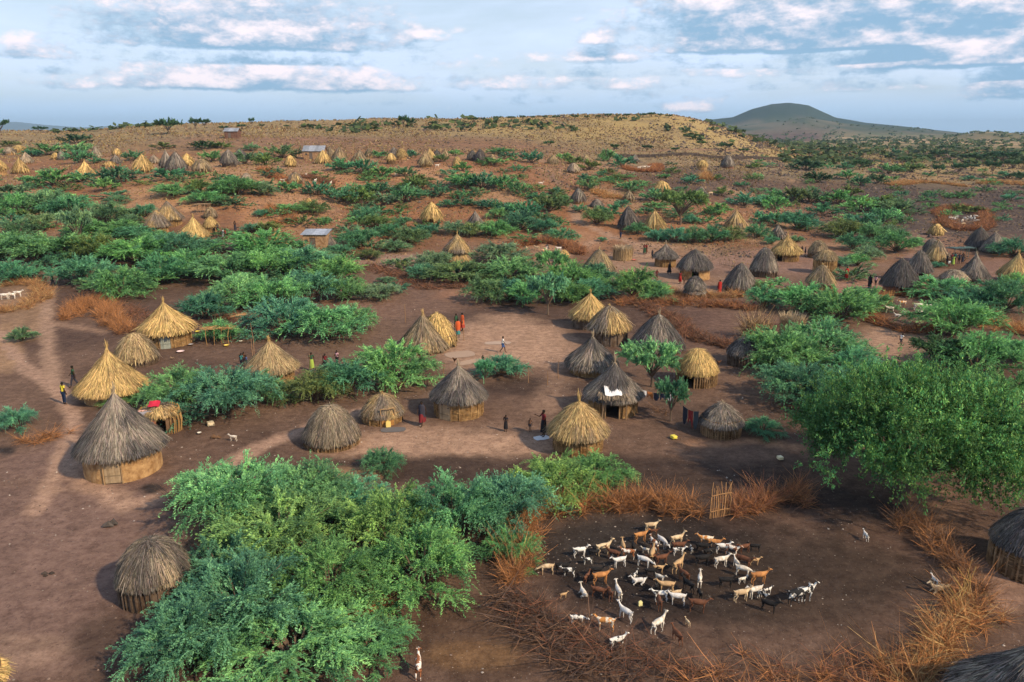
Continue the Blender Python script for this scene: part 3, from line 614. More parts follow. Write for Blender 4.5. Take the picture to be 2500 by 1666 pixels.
# ---- far row on the ridge
FAR = [(-2,384,409,430,46,'gold','mud','golden cone cut by the western edge of the view','cone'),(52,386,414,425,40,'gold','mud','golden cone second from the western edge of the view','hat'),
(66,373,392,401,32,'pale','mud','pale grey cone just behind the second golden cone at the western edge','cone'),(48,356,364,375,33,'gold','mud','golden dome highest of the western edge cluster','dome'),
(25,361,370,379,30,'pale','mud','pale dome at the back of the western edge cluster','dome'),(137,375,384,391,24,'gold','mud','bright little golden dome between bushes on the western ridge','dome'),
(152,367,385,391,30,'grey','mud','grey cone just behind the bright little golden dome','cone'),(210,394,427,436,54,'gold','mud','golden cone with pale spike above dark bushes on the west slope','hat'),
(236,358,380,386,28,'pale','mud','pale gold cone behind the bare brown tree','cone'),(287,364,374,380,24,'gold','mud','golden dome behind the bare brown tree','dome'),
(284,379,394,401,28,'grey','mud','grey cone in front of the golden dome by the bare tree','cone'),(268,396,402,407,30,'gold','mud','flat golden roof low behind a bush on the west slope','dome'),
(350,379,409,425,53,'gold','pole','golden cone with pole wall, western end of the ridge compound','bell'),(377,379,392,401,24,'pale','mud','small pale cone between the golden pole-walled hut and its grey neighbour','cone'),
(409,368,401,419,38,'grey','dark','dark blue grey cone behind the grey pole-walled hut','hat'),(432,373,409,424,57,'grey','pole','grey cone with golden pole wall in the ridge compound','bell'),
(458,377,396,406,37,'gold','pole','golden rounded roof behind the grey pole-walled ridge hut','bell'),(494,390,412,425,50,'tan','stick','shaggy brown dome, eastern end of the ridge compound','dome'),
(560,367,393,409,46,'grey','dark','grey hut with dark wall on the ridge above a bush','bell'),(588,363,382,392,40,'grey','dark','grey cone behind the dark-walled ridge hut','cone'),
(603,425,440,447,30,'pale','stick','pale straw mound downhill of the ridge compound','dome'),(790,369,391,400,40,'gold','dark','golden cone before the tin-roofed mud house','bell'),
(806,358,380,386,34,'tan','mud','tan cone behind the tin-roofed mud house','cone'),(829,359,388,393,41,'tan','mud','tall tan cone east of the tin-roofed mud house','cone'),
(709,381,400,409,30,'gold','stick','golden straw stack west of the tin-roofed mud house','dome'),(879,367,391,401,44,'tan','mud','wide tan cone in the middle of the far row','cone'),
(901,362,378,386,22,'tan','mud','small tan cone behind the wide tan cone of the far row','cone'),(962,362,381,391,34,'grey','mud','dark grey roof behind the shaggy golden far dome','bell'),
(980,364,380,391,32,'gold','mud','shaggy golden dome in the far row','dome'),(955,376,388,402,26,'gold','stick','golden dome with fence posts before the shaggy far dome','dome'),
(1003,368,375,380,20,'grey','mud','tiny grey dome on the far row behind bushes','dome'),(1039,371,395,410,41,'tan','pole','tan cone with golden stick wall where a white goat walks','cone'),
(1050,363,384,396,28,'gold','mud','golden cone behind the tan stick-walled far hut','cone'),(1067,366,378,384,19,'grey','mud','tiny grey cone east of the golden far cone','cone'),
(1087,365,380,386,20,'tan','mud','tiny tan spiked cone behind bushes of the far row','hat'),(1116,384,402,411,25,'gold','stick','upright golden dome near the eastern far pair','dome'),
(1153,367,383,393,28,'grey','dark','grey cone, western one of the eastern far pair','cone'),(1172,366,386,397,31,'dark','dark','dark cone, eastern one of the eastern far pair','bell'),
(1200,379,392,399,28,'tan','stick','golden brown dome touching the dark far cone','dome')]
for q in FAR: hut(*q[:8], form=q[8], fin=.45 if q[8] != 'dome' else None)
# ---- mud houses with tin roofs
def mud_house(ul, ur, vr, vb, dpt, label, slope=.25, win=True, open_=False, rz=0.0, mono=False):
    f = at((ul+ur)/2, vb); W = (ur-ul)/ppm(f); h = height_at(f, vr)-f.z
    root = empty('mud_house', f+Vector((0, dpt/2, 0)), rz); root.location.z = gz(f.x, f.y+dpt/2); tag(root, label, 'house')
    wl = np.array((.42, .27, .15)) if not open_ else np.array((.20, .11, .08)); t = .14; b = Buf()
    dx0 = W*.28
    b.box((-W/2+dx0/2, -dpt/2, h/2-.3), (dx0, t, h+.6), 0, wl); b.box((W/2-(W-dx0-.9)/2, -dpt/2, h/2-.3), (W-dx0-.9, t, h+.6), 0, wl); b.box((-W/2+dx0+.45, -dpt/2, h-.1), (.9, t-.006, .5), 0, wl*.9)
    for s_ in (-1, 1): b.box((s_*(W/2-t/2), t/2, h/2-.3), (t, dpt-t, h+.6), 0, wl*.95)
    b.box((0, dpt/2+t/2, h/2-.3), (W, t, h+.6), 0, wl); b.build('wall', M_WALL, root)
    d_ = Buf()
    for k in range(5): d_.box((-W/2+dx0+.09+.18*k, -dpt/2-.01, .9), (.172, .04, 1.8), 0, (.16, .13, .11))
    d_.build('door', M_WOOD, root)
    if win:
        q = Buf(); q.box((-W/2+dx0*.5, -dpt/2-t/2-.012, h*.62), (.42, .02, .42), 0, (.03, .03, .035)); wo = q.build('window', M_PLAIN, root)
        q = Buf()
        for s_ in (-1, 1): q.box((-W/2+dx0*.5+s_*.235, -dpt/2-t/2-.02, h*.62), (.05, .04, .52), 0, (.2, .14, .09)); q.box((-W/2+dx0*.5, -dpt/2-t/2-.02, h*.62+s_*.235), (.42, .04, .05), 0, (.2, .14, .09))
        q.build('frame', M_WOOD, wo)
    # corrugated sheets
    def sheet(y0, z0, y1, z1, name):
        k = int((W+.7)/.07); xs = np.linspace(-W/2-.35, W/2+.35, k); dz = .018*np.cos(xs*2*np.pi/.28)
        V = []
        for (yy, zz) in ((y0, z0), (y1, z1), (y1, z1-.03), (y0, z0-.03)): V += list(np.stack([xs, np.full(k, yy), zz+dz], 1))
        f_ = [(j, j+1, k+j+1, k+j) for j in range(k-1)]+[(k*2+j, k*2+j+1, k*3+j+1, k*3+j) for j in range(k-1)]+[(3*k+j, 3*k+j+1, j+1, j) for j in range(k-1)]
        q = Buf(); sh = np.repeat((.75+.5*np.random.default_rng(3).random(int(np.ceil(k/12)))), 12)[:k]
        q.add(V, f_, np.tile(np.array((.50, .52, .56))[None]*sh[:, None], (4, 1))); q.build(name, M_TIN, root)
    if mono: sheet(-dpt/2-.3, h+.12, dpt/2+.3, h+.55, 'roof')
    else: sheet(-dpt/2-.35, h+.05, 0, h+.05+slope*dpt, 'roof'); sheet(0, h+.06+slope*dpt, dpt/2+.35, h+.05, 'roof')
    if not mono:
        q = Buf(); hh = slope*dpt
        for s_ in (-1, 1): q.add([(s_*(W/2-.05), -dpt/2, h-.02), (s_*(W/2-.05), dpt/2, h-.02), (s_*(W/2-.05), 0, h+hh-.02)], [(0, 1, 2)], wl*.9)
        q.build('gable', M_WALL, root)
    HUTS.append(((ul+ur)/2, (vr+vb)/2, ur-ul, root.location.copy(), W/2, label))
mud_house(742,790,371,390,4.0,'ochre mud house with pitched silver tin roof in the far row',slope=.35)
mud_house(549,580,323,339,3.6,'lone open shed with tin roof on the bare hill below the skyline',slope=.3,win=False,open_=True)
mud_house(742,796,577,614,3.2,'square mud store with flat tin roof among bushes',mono=True)
# ------------------------------------------------------------------ vegetation
LEAFC = {'g': (.150, .360, .145), 'b': (.100, .285, .165), 'o': (.150, .240, .085), 'd': (.050, .125, .060), 'y': (.160, .335, .112), 'p': (.15, .285, .150)}
def crown_np(seed, boughs, twigs, leaves, leaf, flat=.55, droop=.25, kind='mound', spread=1.0, wid=.45):
    """feathery crown of radius 1: boughs arch out of the foot, twigs feather off them, small leaf clumps sit along the twigs"""
    rng = np.random.default_rng(seed); Pn = []; Dn = []; Bp = []; Lm = []
    nb = boughs
    for i in range(nb):
        bl = .70+.55*rng.random()
        a = (i+rng.random())/nb*2*np.pi; rr = (.10+.90*rng.random()**.62)*(.80+.40*vnoise(np.array([math.cos(a)*1.4+seed]), np.array([math.sin(a)*1.4]))[0])
        if kind == 'mound':
            zt = flat*math.sqrt(max(1-(rr*.92)**2, .05))*(.75+.4*rng.random()); z0 = .02
        elif kind == 'flat':
            rr = .30+.70*rr; zt = flat*(.80+.20*rng.random()-.12*rr*rr); z0 = .30*flat
        else:
            ph = rng.random(); zt = flat*(.28+.95*ph); rr = min(1, rr)*math.sqrt(max(1-(abs(ph-.42)/.72)**2.2, .05)); z0 = .12
        end = np.array([rr*math.cos(a), rr*math.sin(a), zt]); st = np.array([.05*math.cos(a), .05*math.sin(a), z0])
        mid = (st+end)/2+np.array([0, 0, (.28 if kind != 'flat' else .20)*zt])+rng.normal(0, .05, 3)
        t = np.linspace(0, 1, 9)[:, None]; c = (1-t)**2*st+2*t*(1-t)*mid+t*t*end
        tip = end-mid; tip[2] -= droop*.6; tip /= np.linalg.norm(tip)+1e-9
        ext = end+tip*.12; c = np.concatenate([c, ext[None]])
        Bp.append(c)
        for j in range(twigs):
            s = (.30+.72*rng.random()**.8) if kind != 'flat' else .58+.44*rng.random(); k = min(s*9, 8.99); i0 = int(k); p = c[i0]+(c[i0+1]-c[i0])*(k-i0); d = c[min(i0+1, 9)]-c[i0]; d /= np.linalg.norm(d)+1e-9
            sd_ = np.array([-d[1], d[0], 0]); sd_ /= np.linalg.norm(sd_)+1e-9
            tw = d*(.55+.4*rng.random())+sd_*rng.normal(0, .75)+np.array([0, 0, rng.normal(.18, .35)]); tw /= np.linalg.norm(tw)+1e-9
            ln = (.10+.20*rng.random())*spread*(1 if kind != 'round' else .8)
            q = np.linspace(.05, 1, leaves)[:, None]
            pts = p+tw*ln*q+np.array([0, 0, -droop])*(ln*q**2)+rng.normal(0, .010, (leaves, 3))
            Pn.append(pts); Dn.append(np.repeat(tw[None], leaves, 0)); Lm.append(np.full(leaves, bl*(.55+.85*rng.random())))
    P = np.concatenate(Pn); D = np.concatenate(Dn); n = len(P); Lm = np.concatenate(Lm)[:, None]; keep = P[:, 2] > .02; Lm = Lm[keep]; P = P[keep]; D = D[keep]; n = len(P)
    rn = np.percentile(np.hypot(P[:, 0], P[:, 1]), 96); zn = np.percentile(P[:, 2], 96); k3 = np.array([1/rn, 1/rn, 1/zn]); P = P*k3; Bp = [c*k3 for c in Bp]
    A = D+rng.normal(0, .42, (n, 3)); A /= np.linalg.norm(A, axis=1, keepdims=True)
    up = np.array([0, 0, 1.])+rng.normal(0, .55, (n, 3)); B = np.cross(A, up); B /= np.linalg.norm(B, axis=1, keepdims=True)+1e-9
    sz = leaf*(.6+.8*rng.random(n))[:, None]
    lum = Lm*1.1*(.72+.55*rng.random((n, 1)))*(.85+.3*fbm(P[:, 0]*3+seed, P[:, 1]*3, 2, 5))[:, None]; hue = np.clip(.5*rng.random((n, 1))+.5*(Lm-.35), 0, 1)
    col = lum*(np.array([[1.0, 1.0, 1.0]])+(hue-.45)*np.array([[.85, .30, -.1]]))
    return P, A*sz*1.25, B*sz*wid, col, Bp
def crown_mesh(name, *a, **k):
    P, A, B, col, Bp = crown_np(*a, **k); b = Buf(); b.quads(P, A, B, col); return b.mesh(name), Bp
def bough_mesh(name, Bp, r=.022, every=1, n=4, col=(.13, .09, .065)):
    b = Buf()
    for c in Bp[::every]: b.tube(c[::2], np.linspace(r, r*.25, len(c[::2])), n, col)
    return b.mesh(name)
def limbs_mesh(name, Bp, h0, r=.035, col=(.13, .095, .07)):
    b = Buf(); k = [(0, 0, -.15), (.02, .01, h0*.5), (0, 0, h0)]; b.tube(k, [r*1.5, r*1.1, r], 7, col)
    for c in Bp[::2]: b.tube(c[::2]*np.array([1, 1, 1])+np.array([0, 0, 0]), np.linspace(r*.75, r*.15, len(c[::2])), 4, col)
    return b.mesh(name)
PROTO = {}
def protos(key, count, **k):
    PROTO[key] = []
    for s_ in range(count):
        me, Bp = crown_mesh('crown', hash_(key)*10+s_, **k)
        if k.get('kind', 'mound') == 'mound': tm = bough_mesh('trunk', Bp, .020 if k['leaf'] < .03 else .03, 1 if k['leaf'] < .03 else 2)
        else: tm = limbs_mesh('trunk', Bp, .3*k['flat'] if k['kind'] == 'flat' else .2, .04)
        me.materials.append(M_LEAF); tm.materials.append(M_BARK); PROTO[key].append((me, tm))
def hash_(s_): return sum(ord(ch)*(i+3) for i, ch in enumerate(s_)) % 997
protos('near', 4, boughs=40, twigs=34, leaves=30, leaf=.0108, flat=.62, droop=.34, spread=1.15)
protos('mid', 5, boughs=34, twigs=30, leaves=20, leaf=.021, flat=.60, droop=.22, wid=.26, spread=1.15)
protos('far', 4, boughs=20, twigs=16, leaves=12, leaf=.046, flat=.58, droop=.12, wid=.30)
protos('tree', 3, boughs=30, twigs=30, leaves=18, leaf=.024, flat=1.0, droop=.15, kind='flat', wid=.35)
protos('acacia', 3, boughs=20, twigs=16, leaves=10, leaf=.048, flat=.8, droop=.0, kind='flat', wid=.4)
def round_tree():
    """uneven rounded crown: leafy clumps of different size around and inside an ellipsoid, shoots standing up at the top"""
    rng = np.random.default_rng(77); Cn = []
    for i in range(230):
        d = rng.normal(0, 1, 3); d /= np.linalg.norm(d); d[2] = abs(d[2])*1.0-.30; r = (.45+.55*rng.random()**.45)*(.80+.32*vnoise(np.array([d[0]*2+5]), np.array([d[1]*2+d[2]*2]))[0])
        Cn.append((d[0]*r, d[1]*r, .50+d[2]*.52*r, .06+.13*rng.random()))
    P = []; Dv = []; lum = []
    for cx, cy, cz, cr in Cn:
        g = rng.random()
        for j in range(34):
            o = rng.normal(0, .55, 3)*cr; st = np.array([cx, cy, cz])+o; d = o/(np.linalg.norm(o)+1e-6)*.7+np.array([cx, cy, cz-.35])*.5+rng.normal(0, .35, 3)+np.array([0, 0, .45]); d /= np.linalg.norm(d)
            ln = .04+.09*rng.random(); q = np.linspace(0, 1, 24)[:, None]; P.append(st+d*ln*q+np.array([0, 0, -.03])*q**2+rng.normal(0, .011, (24, 3))); Dv.append(np.repeat(d[None], 24, 0)); lum.append(np.full(24, (.40+.95*g)*(.65+.6*rng.random())))
    P = np.concatenate(P); D = np.concatenate(Dv); lum = np.concatenate(lum)[:, None]; n = len(P); A = D+rng.normal(0, .6, (n, 3)); A /= np.linalg.norm(A, axis=1, keepdims=True); B = np.cross(A, np.array([0, 0, 1.])+rng.normal(0, .6, (n, 3))); B /= np.linalg.norm(B, axis=1, keepdims=True)
    s_ = .0066*(.6+.8*rng.random((n, 1))); hue = rng.random((n, 1)); b = Buf(); b.quads(P, A*s_*1.2, B*s_*.55, lum*(.65+.7*rng.random((n, 1)))*(1+(hue-.45)*np.array([[1.1, .35, -.1]]))); me = b.mesh('crown')
    t = Buf(); t.tube([(0, 0, -.1), (.02, 0, .12), (0, .02, .25)], [.06, .045, .035], 8, (.13, .095, .07))
    for cx, cy, cz, cr in Cn[::4]: t.tube([(0, 0, .14), (cx*.45, cy*.45, .18+cz*.35), (cx, cy, cz)], [.022, .012, .004], 5, (.13, .095, .07))
    tm = t.mesh('trunk'); me.materials.append(M_LEAF); tm.materials.append(M_BARK); return me, tm
PROTO['round'] = [round_tree()]
BUSH = []      # (root, u, v, adjectives)
TILE = {'A': (0, 300), 'B': (625, 300), 'C': (1250, 300), 'D': (1875, 300), 'P': None}
def bush(u, vb, w, h, hue='g', kind='m', tile='P'):
    if tile != 'P':
        k = .2656; u, vb, w, h = TILE[tile][0]+u*k, TILE[tile][1]+vb*k, w*k, h*k
    rng = random.Random(int(u*7+vb*13)); f = at(u, vb-1); Rr = w/2/ppm(f); d = Vector((f.x, f.y, 0)).normalized()
    c = f+d*Rr*(.85 if kind == 'm' else .0); c.z = gz(c.x, c.y); Rr = w/2/ppm(c)*((1.0 if vb > 660 else 1.26) if kind == 'm' else .82)
    top = height_at(c, vb-h)-c.z; Dp = depth(c)
    if kind == 'm': H = min(max(top*(.92 if vb > 660 else 1.1), (.30 if vb > 660 else .42)*Rr), .80*Rr, 3.0); H = max(H, .6); key = 'near' if Dp < 58 else 'mid' if Dp < 150 else 'far'; fl = 1.0
    elif kind == 't': H = min(max(top, .8), 6.0); key = 'tree' if Dp < 170 else 'acacia'; fl = 1.0
    else: H = min(max(top, 1.5), 7); key = 'acacia'; fl = 1.0
    if hue == 'r': hue = rng.choice('gggbbop')
    root = empty('bush' if kind == 'm' else 'acacia_tree', c, rng.random()*6.28, (Rr*(.92+.16*rng.random()), Rr*(.92+.16*rng.random()), H/fl))
    me, tm = rng.choice(PROTO[key]); v_ = .85+.35*rng.random()
    a = link('trunk', tm, None, root); b = link('crown', me, None, root); q = LEAFC[hue]; b.color = (q[0]*v_*(.9+.25*rng.random()), q[1]*v_, q[2]*v_*(.85+.3*rng.random()), 1)
    sz = 'small' if w < 75*.75 else 'broad' if w > 150 else 'medium'
    hn = {'g': 'bright green', 'b': 'blue green', 'o': 'olive', 'd': 'dark green', 'y': 'yellow green', 'p': 'pale green'}[hue]
    BUSH.append((root, u, vb-h/2, sz, hn, 'thorn bush' if kind == 'm' else 'flat-topped tree')); return root
NEARB = [(590,1335,330,190,'g'),(760,1300,270,150,'g'),(700,1430,380,190,'y'),(560,1470,240,150,'b'),(960,1400,310,210,'y'),(1110,1370,300,240,'b'),(1030,1500,330,190,'g'),(1240,1335,260,200,'b'),(1350,1265,250,140,'y'),
 (1450,1225,200,100,'g'),(1250,1400,150,120,'g'),(600,1630,400,230,'b'),(810,1540,320,190,'g'),(470,1700,320,200,'b'),(730,1730,480,210,'g'),(900,1650,230,110,'g'),(860,1300,220,110,'b'),
 (450,1020,200,120,'g'),(560,1045,240,140,'b'),(645,1000,150,90,'g'),(960,965,220,145,'g'),(850,990,200,105,'b'),(775,1000,160,90,'o'),(700,835,200,110,'b'),(800,850,190,110,'g'),(870,815,120,80,'g'),(40,1062,110,80,'b'),
 (300,1000,110,40,'g'),(935,1170,120,70,'b'),(1225,935,130,62,'b'),(1900,930,220,120,'g'),(2000,910,240,120,'g'),(2085,960,180,110,'b'),(1960,1015,260,120,'b'),(2070,1040,220,110,'b'),(1850,905,120,80,'g'),
 (2380,935,220,120,'g'),(2475,900,140,110,'g'),(2445,1020,200,130,'g'),(2310,900,140,60,'b'),(2510,1130,150,140,'b'),(2330,840,230,110,'g'),(1960,775,150,80,'g'),(2050,800,190,120,'g'),(2115,775,130,100,'g'),
 (2300,740,190,60,'g'),(2370,770,150,60,'b'),(2450,775,180,110,'b'),(2480,720,100,70,'g'),(1120,700,200,55,'o'),(1290,752,120,70,'g'),(1245,742,110,60,'b'),(1395,750,110,70,'g'),(1250,700,170,70,'g'),(1185,750,130,70,'p'),(1220,652,120,50,'p'),(1390,725,180,80,'g'),(1450,705,120,60,'b'),
 (1430,745,140,60,'b'),(1600,745,90,80,'g'),(1550,740,150,80,'g'),(1850,720,60,50,'o'),(1925,725,45,70,'o'),(1865,760,110,60,'b'),(55,840,70,62,'p'),(1480,1120,.1,.1,'g'),(1860,1075,110,50,'b'),(1030,690,80,55,'b'),(1060,670,110,55,'p'),(930,740,120,45,'p'),
 (215,705,150,90,'b'),(300,740,170,110,'g'),(400,705,160,90,'b'),(470,690,170,110,'g'),(560,705,190,120,'g'),(650,690,190,120,'g'),(740,680,170,110,'b'),(820,705,140,110,'g'),(500,790,130,100,'b'),(590,765,180,130,'g'),(680,770,170,120,'g'),
 (760,750,160,120,'b'),(840,745,120,80,'g'),(540,845,110,80,'g'),(640,640,160,80,'g'),(160,650,170,80,'g'),(60,650,160,70,'g'),(30,700,130,60,'b'),(240,650,130,70,'o'),(340,660,150,80,'g'),(420,640,130,60,'b'),(1140,1160,.1,.1,'g')]
for q in NEARB:
    if q[2] > 1: bush(*q)
for q in [(1590,946,180,98,'g'),(1637,1030,110,95,'b'),(2285,900,140,70,'d'),(1338,770,120,92,'b'),(1350,686,90,68,'g'),(1185,940,60,55,'b'),(195,610,100,95,'p'),(1660,550,150,90,'o')]:
    bush(*q, kind='t')
A_ = "85,225,150,50 445,310,260,140 300,320,160,60 720,300,260,110 730,380,230,120 40,300,90,60 700,200,220,80,d 1500,250,180,60,o 1960,370,210,90 1880,260,230,80,d 2040,250,150,60,o 2310,270,120,70 2250,390,200,110 500,600,430,220 760,545,200,80,b 1090,570,330,190 970,640,230,110 890,380,130,50,b 1230,360,160,110 1560,550,330,110 1600,700,330,120 1830,520,140,60 1830,660,230,120 1900,780,300,130 2180,700,400,170 2130,560,200,60 100,700,330,110,p 170,860,320,190 460,830,330,230 650,900,400,260 1000,960,360,220 180,1070,330,150,p 90,1190,260,150 1200,960,200,100 1340,880,190,140,b 1080,760,200,80,p 1130,1060,300,140 1260,1110,360,140 1450,1140,300,120 950,1290,240,190 2320,1030,150,90 1870,1240,400,110,b 380,1000,260,140,p 800,1050,300,150,g 560,1350,300,130 1400,1260,200,70,o 300,760,160,70"
B_ = "90,400,200,100 250,340,250,130 60,340,120,60 780,460,220,110,b 990,480,230,120 1160,510,240,90 1120,330,170,60 1430,330,120,80,b 1700,370,120,100 1830,310,120,50 1900,460,150,90 2240,300,200,60 2180,410,230,70 2320,340,150,60 550,490,100,40 1370,510,180,90 1500,590,250,100 1900,640,270,160 2080,640,250,180,b 2270,640,220,170 70,690,220,120 300,660,220,100 560,690,220,130,b 800,760,260,180 960,790,280,190 1130,700,280,130 1180,790,260,120,p 1380,770,280,180 1450,650,220,130 1690,700,170,110,b 1870,720,140,80 1960,780,150,70 1750,800,150,80 320,850,260,80 520,860,280,120,o 50,880,120,130,b 640,940,120,60,p 1020,930,240,140 1130,870,180,90 1120,1000,240,130 1340,970,180,90 1220,1060,240,110,b 1430,1140,300,150 1550,1060,260,100 1280,1210,230,110 950,1180,330,180 1050,1280,220,100,o 760,1230,220,90,b 640,1310,260,110 1850,1050,280,120 2000,1060,220,120 2200,1070,260,190 2300,860,150,100 2230,900,180,130 2120,800,170,80 100,1040,260,110 120,1290,400,150 340,1330,240,140 1530,1400,200,120,b 1850,1430,330,110,p 2080,1470,330,110 2250,1400,240,110 1200,1490,230,70,p 850,1400,260,110,o"
C_ = "180,380,190,110 480,350,120,60 560,390,150,70 880,360,180,110 1010,420,200,120 710,450,190,90,o 940,270,110,70,a 1240,270,130,60,a 1500,280,100,50,a 1740,220,120,50,a 1960,260,200,70,a 2130,290,120,50,a 340,230,120,60,a 1890,540,100,90 660,540,110,60 700,640,190,110 880,550,110,50 980,540,130,60 1090,650,220,90 1400,520,120,40 1650,580,180,80,b 2110,600,130,50,b 1930,690,150,100 2130,790,270,120,b 1310,740,220,110 1330,810,200,70 1900,870,200,120 1640,940,150,80,b 60,680,190,120 250,720,180,70 400,680,120,90 350,850,280,160,o 450,790,180,130 120,900,280,150,b 80,1010,300,170,b 300,1040,260,130,b 450,1100,260,110,b 620,840,130,80,b 780,960,260,170 900,880,250,110 1010,790,130,70,b 1150,1040,180,110 1330,1100,220,100,b 1500,1120,240,140,b 1680,1130,260,150 1850,1120,260,150 2010,1100,220,150 2250,1080,230,150 2300,950,200,130 2300,780,180,150 1230,850,150,60,b 2230,430,130,50,o 830,1100,80,35 150,1420,280,110,p 60,1500,200,90,o 700,1500,360,100 880,1540,200,80,o 1300,1560,260,110,b"
D_ = "350,450,280,90,d 700,440,130,70,b 840,440,180,90,a 550,280,150,50,a 990,260,80,30 1160,300,110,50 1420,350,200,50,a 1250,380,180,60,a 1560,340,180,80,a 1640,270,160,60,a 1100,480,230,80 1300,460,250,80,o 1750,480,160,100,a 1560,490,170,100,a 1870,450,150,70,a 2060,480,190,120,a 1880,380,300,90,a 2150,380,350,110,a 2250,430,200,80,a 2200,520,200,60,b 2320,530,130,70,d 1850,540,150,40 1480,500,110,40 730,530,200,80 840,590,180,80,b 1010,570,150,80,d 450,560,220,90,d 240,740,250,170 380,750,240,130 60,820,220,150 60,700,130,100 650,770,300,180 750,700,200,100 850,830,280,120 1000,820,300,160 1180,850,260,150 1130,790,180,90 270,1000,300,200 500,870,240,110,b 60,950,200,130 700,1080,320,180 850,1000,280,140 1050,940,280,130 780,1190,260,140,b 950,1100,300,150 1180,1210,360,240 1100,1090,280,120 900,1280,260,120 820,1330,200,100 650,1340,200,90,b 260,1110,130,60 30,1130,130,90,b 1830,840,220,60,o 2250,1250,330,150,b 2230,730,150,70,b 1560,1340,130,50,b 1350,1150,120,80"
for T_, S_ in (('A', A_), ('B', B_), ('C', C_), ('D', D_)):
    for q in S_.split():
        q = q.split(','); hue = q[4] if len(q) > 4 else 'r'
        bush(*[float(z) for z in q[:4]], hue='d' if hue == 'a' else hue, kind='t' if hue == 'a' else 'm', tile=T_)
# the big round-headed tree over the pen
f = at(2215, 1205); big = empty('leafy_tree', f, .6, (5.8, 5.8, 7.3)); tag(big, 'largest leafy tree, with a yellow green rounded crown leaning over the goat pen', 'tree')
me, tm = PROTO['round'][0]; link('trunk', tm, None, big); cb = link('crown', me, None, big); cb.color = (.140, .330, .100, 1)
# skyline trees
SKY_T = [(2,323,46,26),(100,322,34,12),(412,326,62,30),(478,314,34,22),(500,311,30,18),(547,318,22,10),(590,314,20,10),(615,306,16,16),(640,310,14,7),(700,312,14,7),(760,311,14,7),(815,312,12,6),(862,310,12,7),(905,309,14,8),(985,308,30,22),(1003,312,26,20),
 (1060,304,22,8),(1110,299,18,7),(1155,298,30,10),(1180,295,16,7),(1215,292,22,8),(1248,292,20,8),(1275,290,16,8),(1300,290,14,7),(1330,290,16,8),(1358,291,20,9),(1403,291,22,10),(1432,289,14,6),(1460,288,14,6),(1485,288,20,10),(1508,286,14,7),(1530,286,16,8),(1570,286,18,9),(1590,285,20,10),(1612,284,14,7),(1632,287,20,7),(1690,300,16,6),(1740,308,16,6)]
for (u, v, w_, h_) in SKY_T:
    f = at(u, v+2)
    if f.y > 900: f = at(u, v+6)
    if f.y > 900: f = at(u, v+11)
    px = ppm(f); rng = random.Random(u); root = empty('acacia_tree', f, rng.random()*6, (w_/2/px, w_/2/px, max(h_, 7)*1.1/px))
    me, tm = PROTO['acacia'][u % 3]; link('trunk', tm, None, root); b = link('crown', me, None, root); q = LEAFC['d']; b.color = (*q, 1)
    BUSH.append((root, u, v, 'small' if w_ < 25 else 'tall', 'dark', 'tree on the skyline'))
LM = [(310,1080,'large grey hut with ochre mud wall'),(265,930,'widest golden cone hut'),(335,850,'dome by the golden cone'),(412,790,'golden hut with pale grey door'),(668,880,'tan hut near three children'),(1036,800,'tan cone by the orange dressed women'),(1121,960,'hut behind the cloaked person'),(811,1045,'broad windowless dome'),
 (935,1000,'dome with orange door'),(1450,770,'pair of stone-walled huts'),(1603,800,'tall rounded grey cone'),(1699,900,'golden shelter on crooked poles'),(1495,950,'hut with white porch cloth'),(1410,1040,'streaked hut by the standing woman'),(1758,1030,'hut at the clothes line end'),(1816,860,'grey half hidden dome'),(390,1400,'dome in the front bushes'),
 (2500,1330,'dark hut at the east edge'),(1624,620,'hut with brown wicker wall'),(1461,640,'hut by two seated people'),(1695,650,'ochre walled hut with doorway'),(1805,680,'cone by the red wrapped woman'),(1863,640,'dome by the stick fence'),(1918,610,'golden hut with stick wall'),(2001,690,'cone with hanging white cloth'),
 (2284,562,'tiny golden wicker hut'),(2350,530,'round pen of white goats'),(2386,585,'dark cone by the awning'),(2194,680,'red mud walled hut'),(2474,650,'golden eastern village hut'),(414,525,'hillside family compound'),(608,595,'thatch mound below the compound'),(675,595,'golden cone sunk in bushes'),(770,595,'flat-roofed mud store'),
 (1054,520,'golden hut alone on the slope'),(1160,540,'grey roof rising from bushes'),(1116,610,'two-tiered straw hut'),(1412,480,'grey cone by the path'),(1533,535,'charcoal coloured cone'),(1597,540,'golden cone behind the hedge'),(1795,535,'low gold-topped cone'),(1350,390,'tan cone by the ravine'),(1713,405,'golden drum hut'),(1776,395,'cone by the stone wall'),
 (722,438,'thorn pen with brown dome'),(52,405,'western golden cones'),(210,415,'cone on the west slope'),(410,400,'ridge compound'),(575,385,'dark-walled ridge huts'),(765,380,'tin-roofed mud house'),(880,385,'wide far tan cone'),(1039,390,'far hut with stick wall'),(1160,385,'eastern far pair'),(1400,412,'pale dome at the ravine'),
 (1650,1330,'goat herd'),(1745,1230,'upright stick gate'),(2215,1000,'largest leafy tree'),(565,330,'lone shed on the hill'),(2150,320,'distant blue hill'),(1500,330,'yellow grass hill'),(1330,600,'rust brown thorn pen'),(170,900,'two men on the path'),(2195,830,'running boy'),(2290,745,'small pen of white goats'),(90,600,'western slope'),(2300,400,'dark rock slope')]
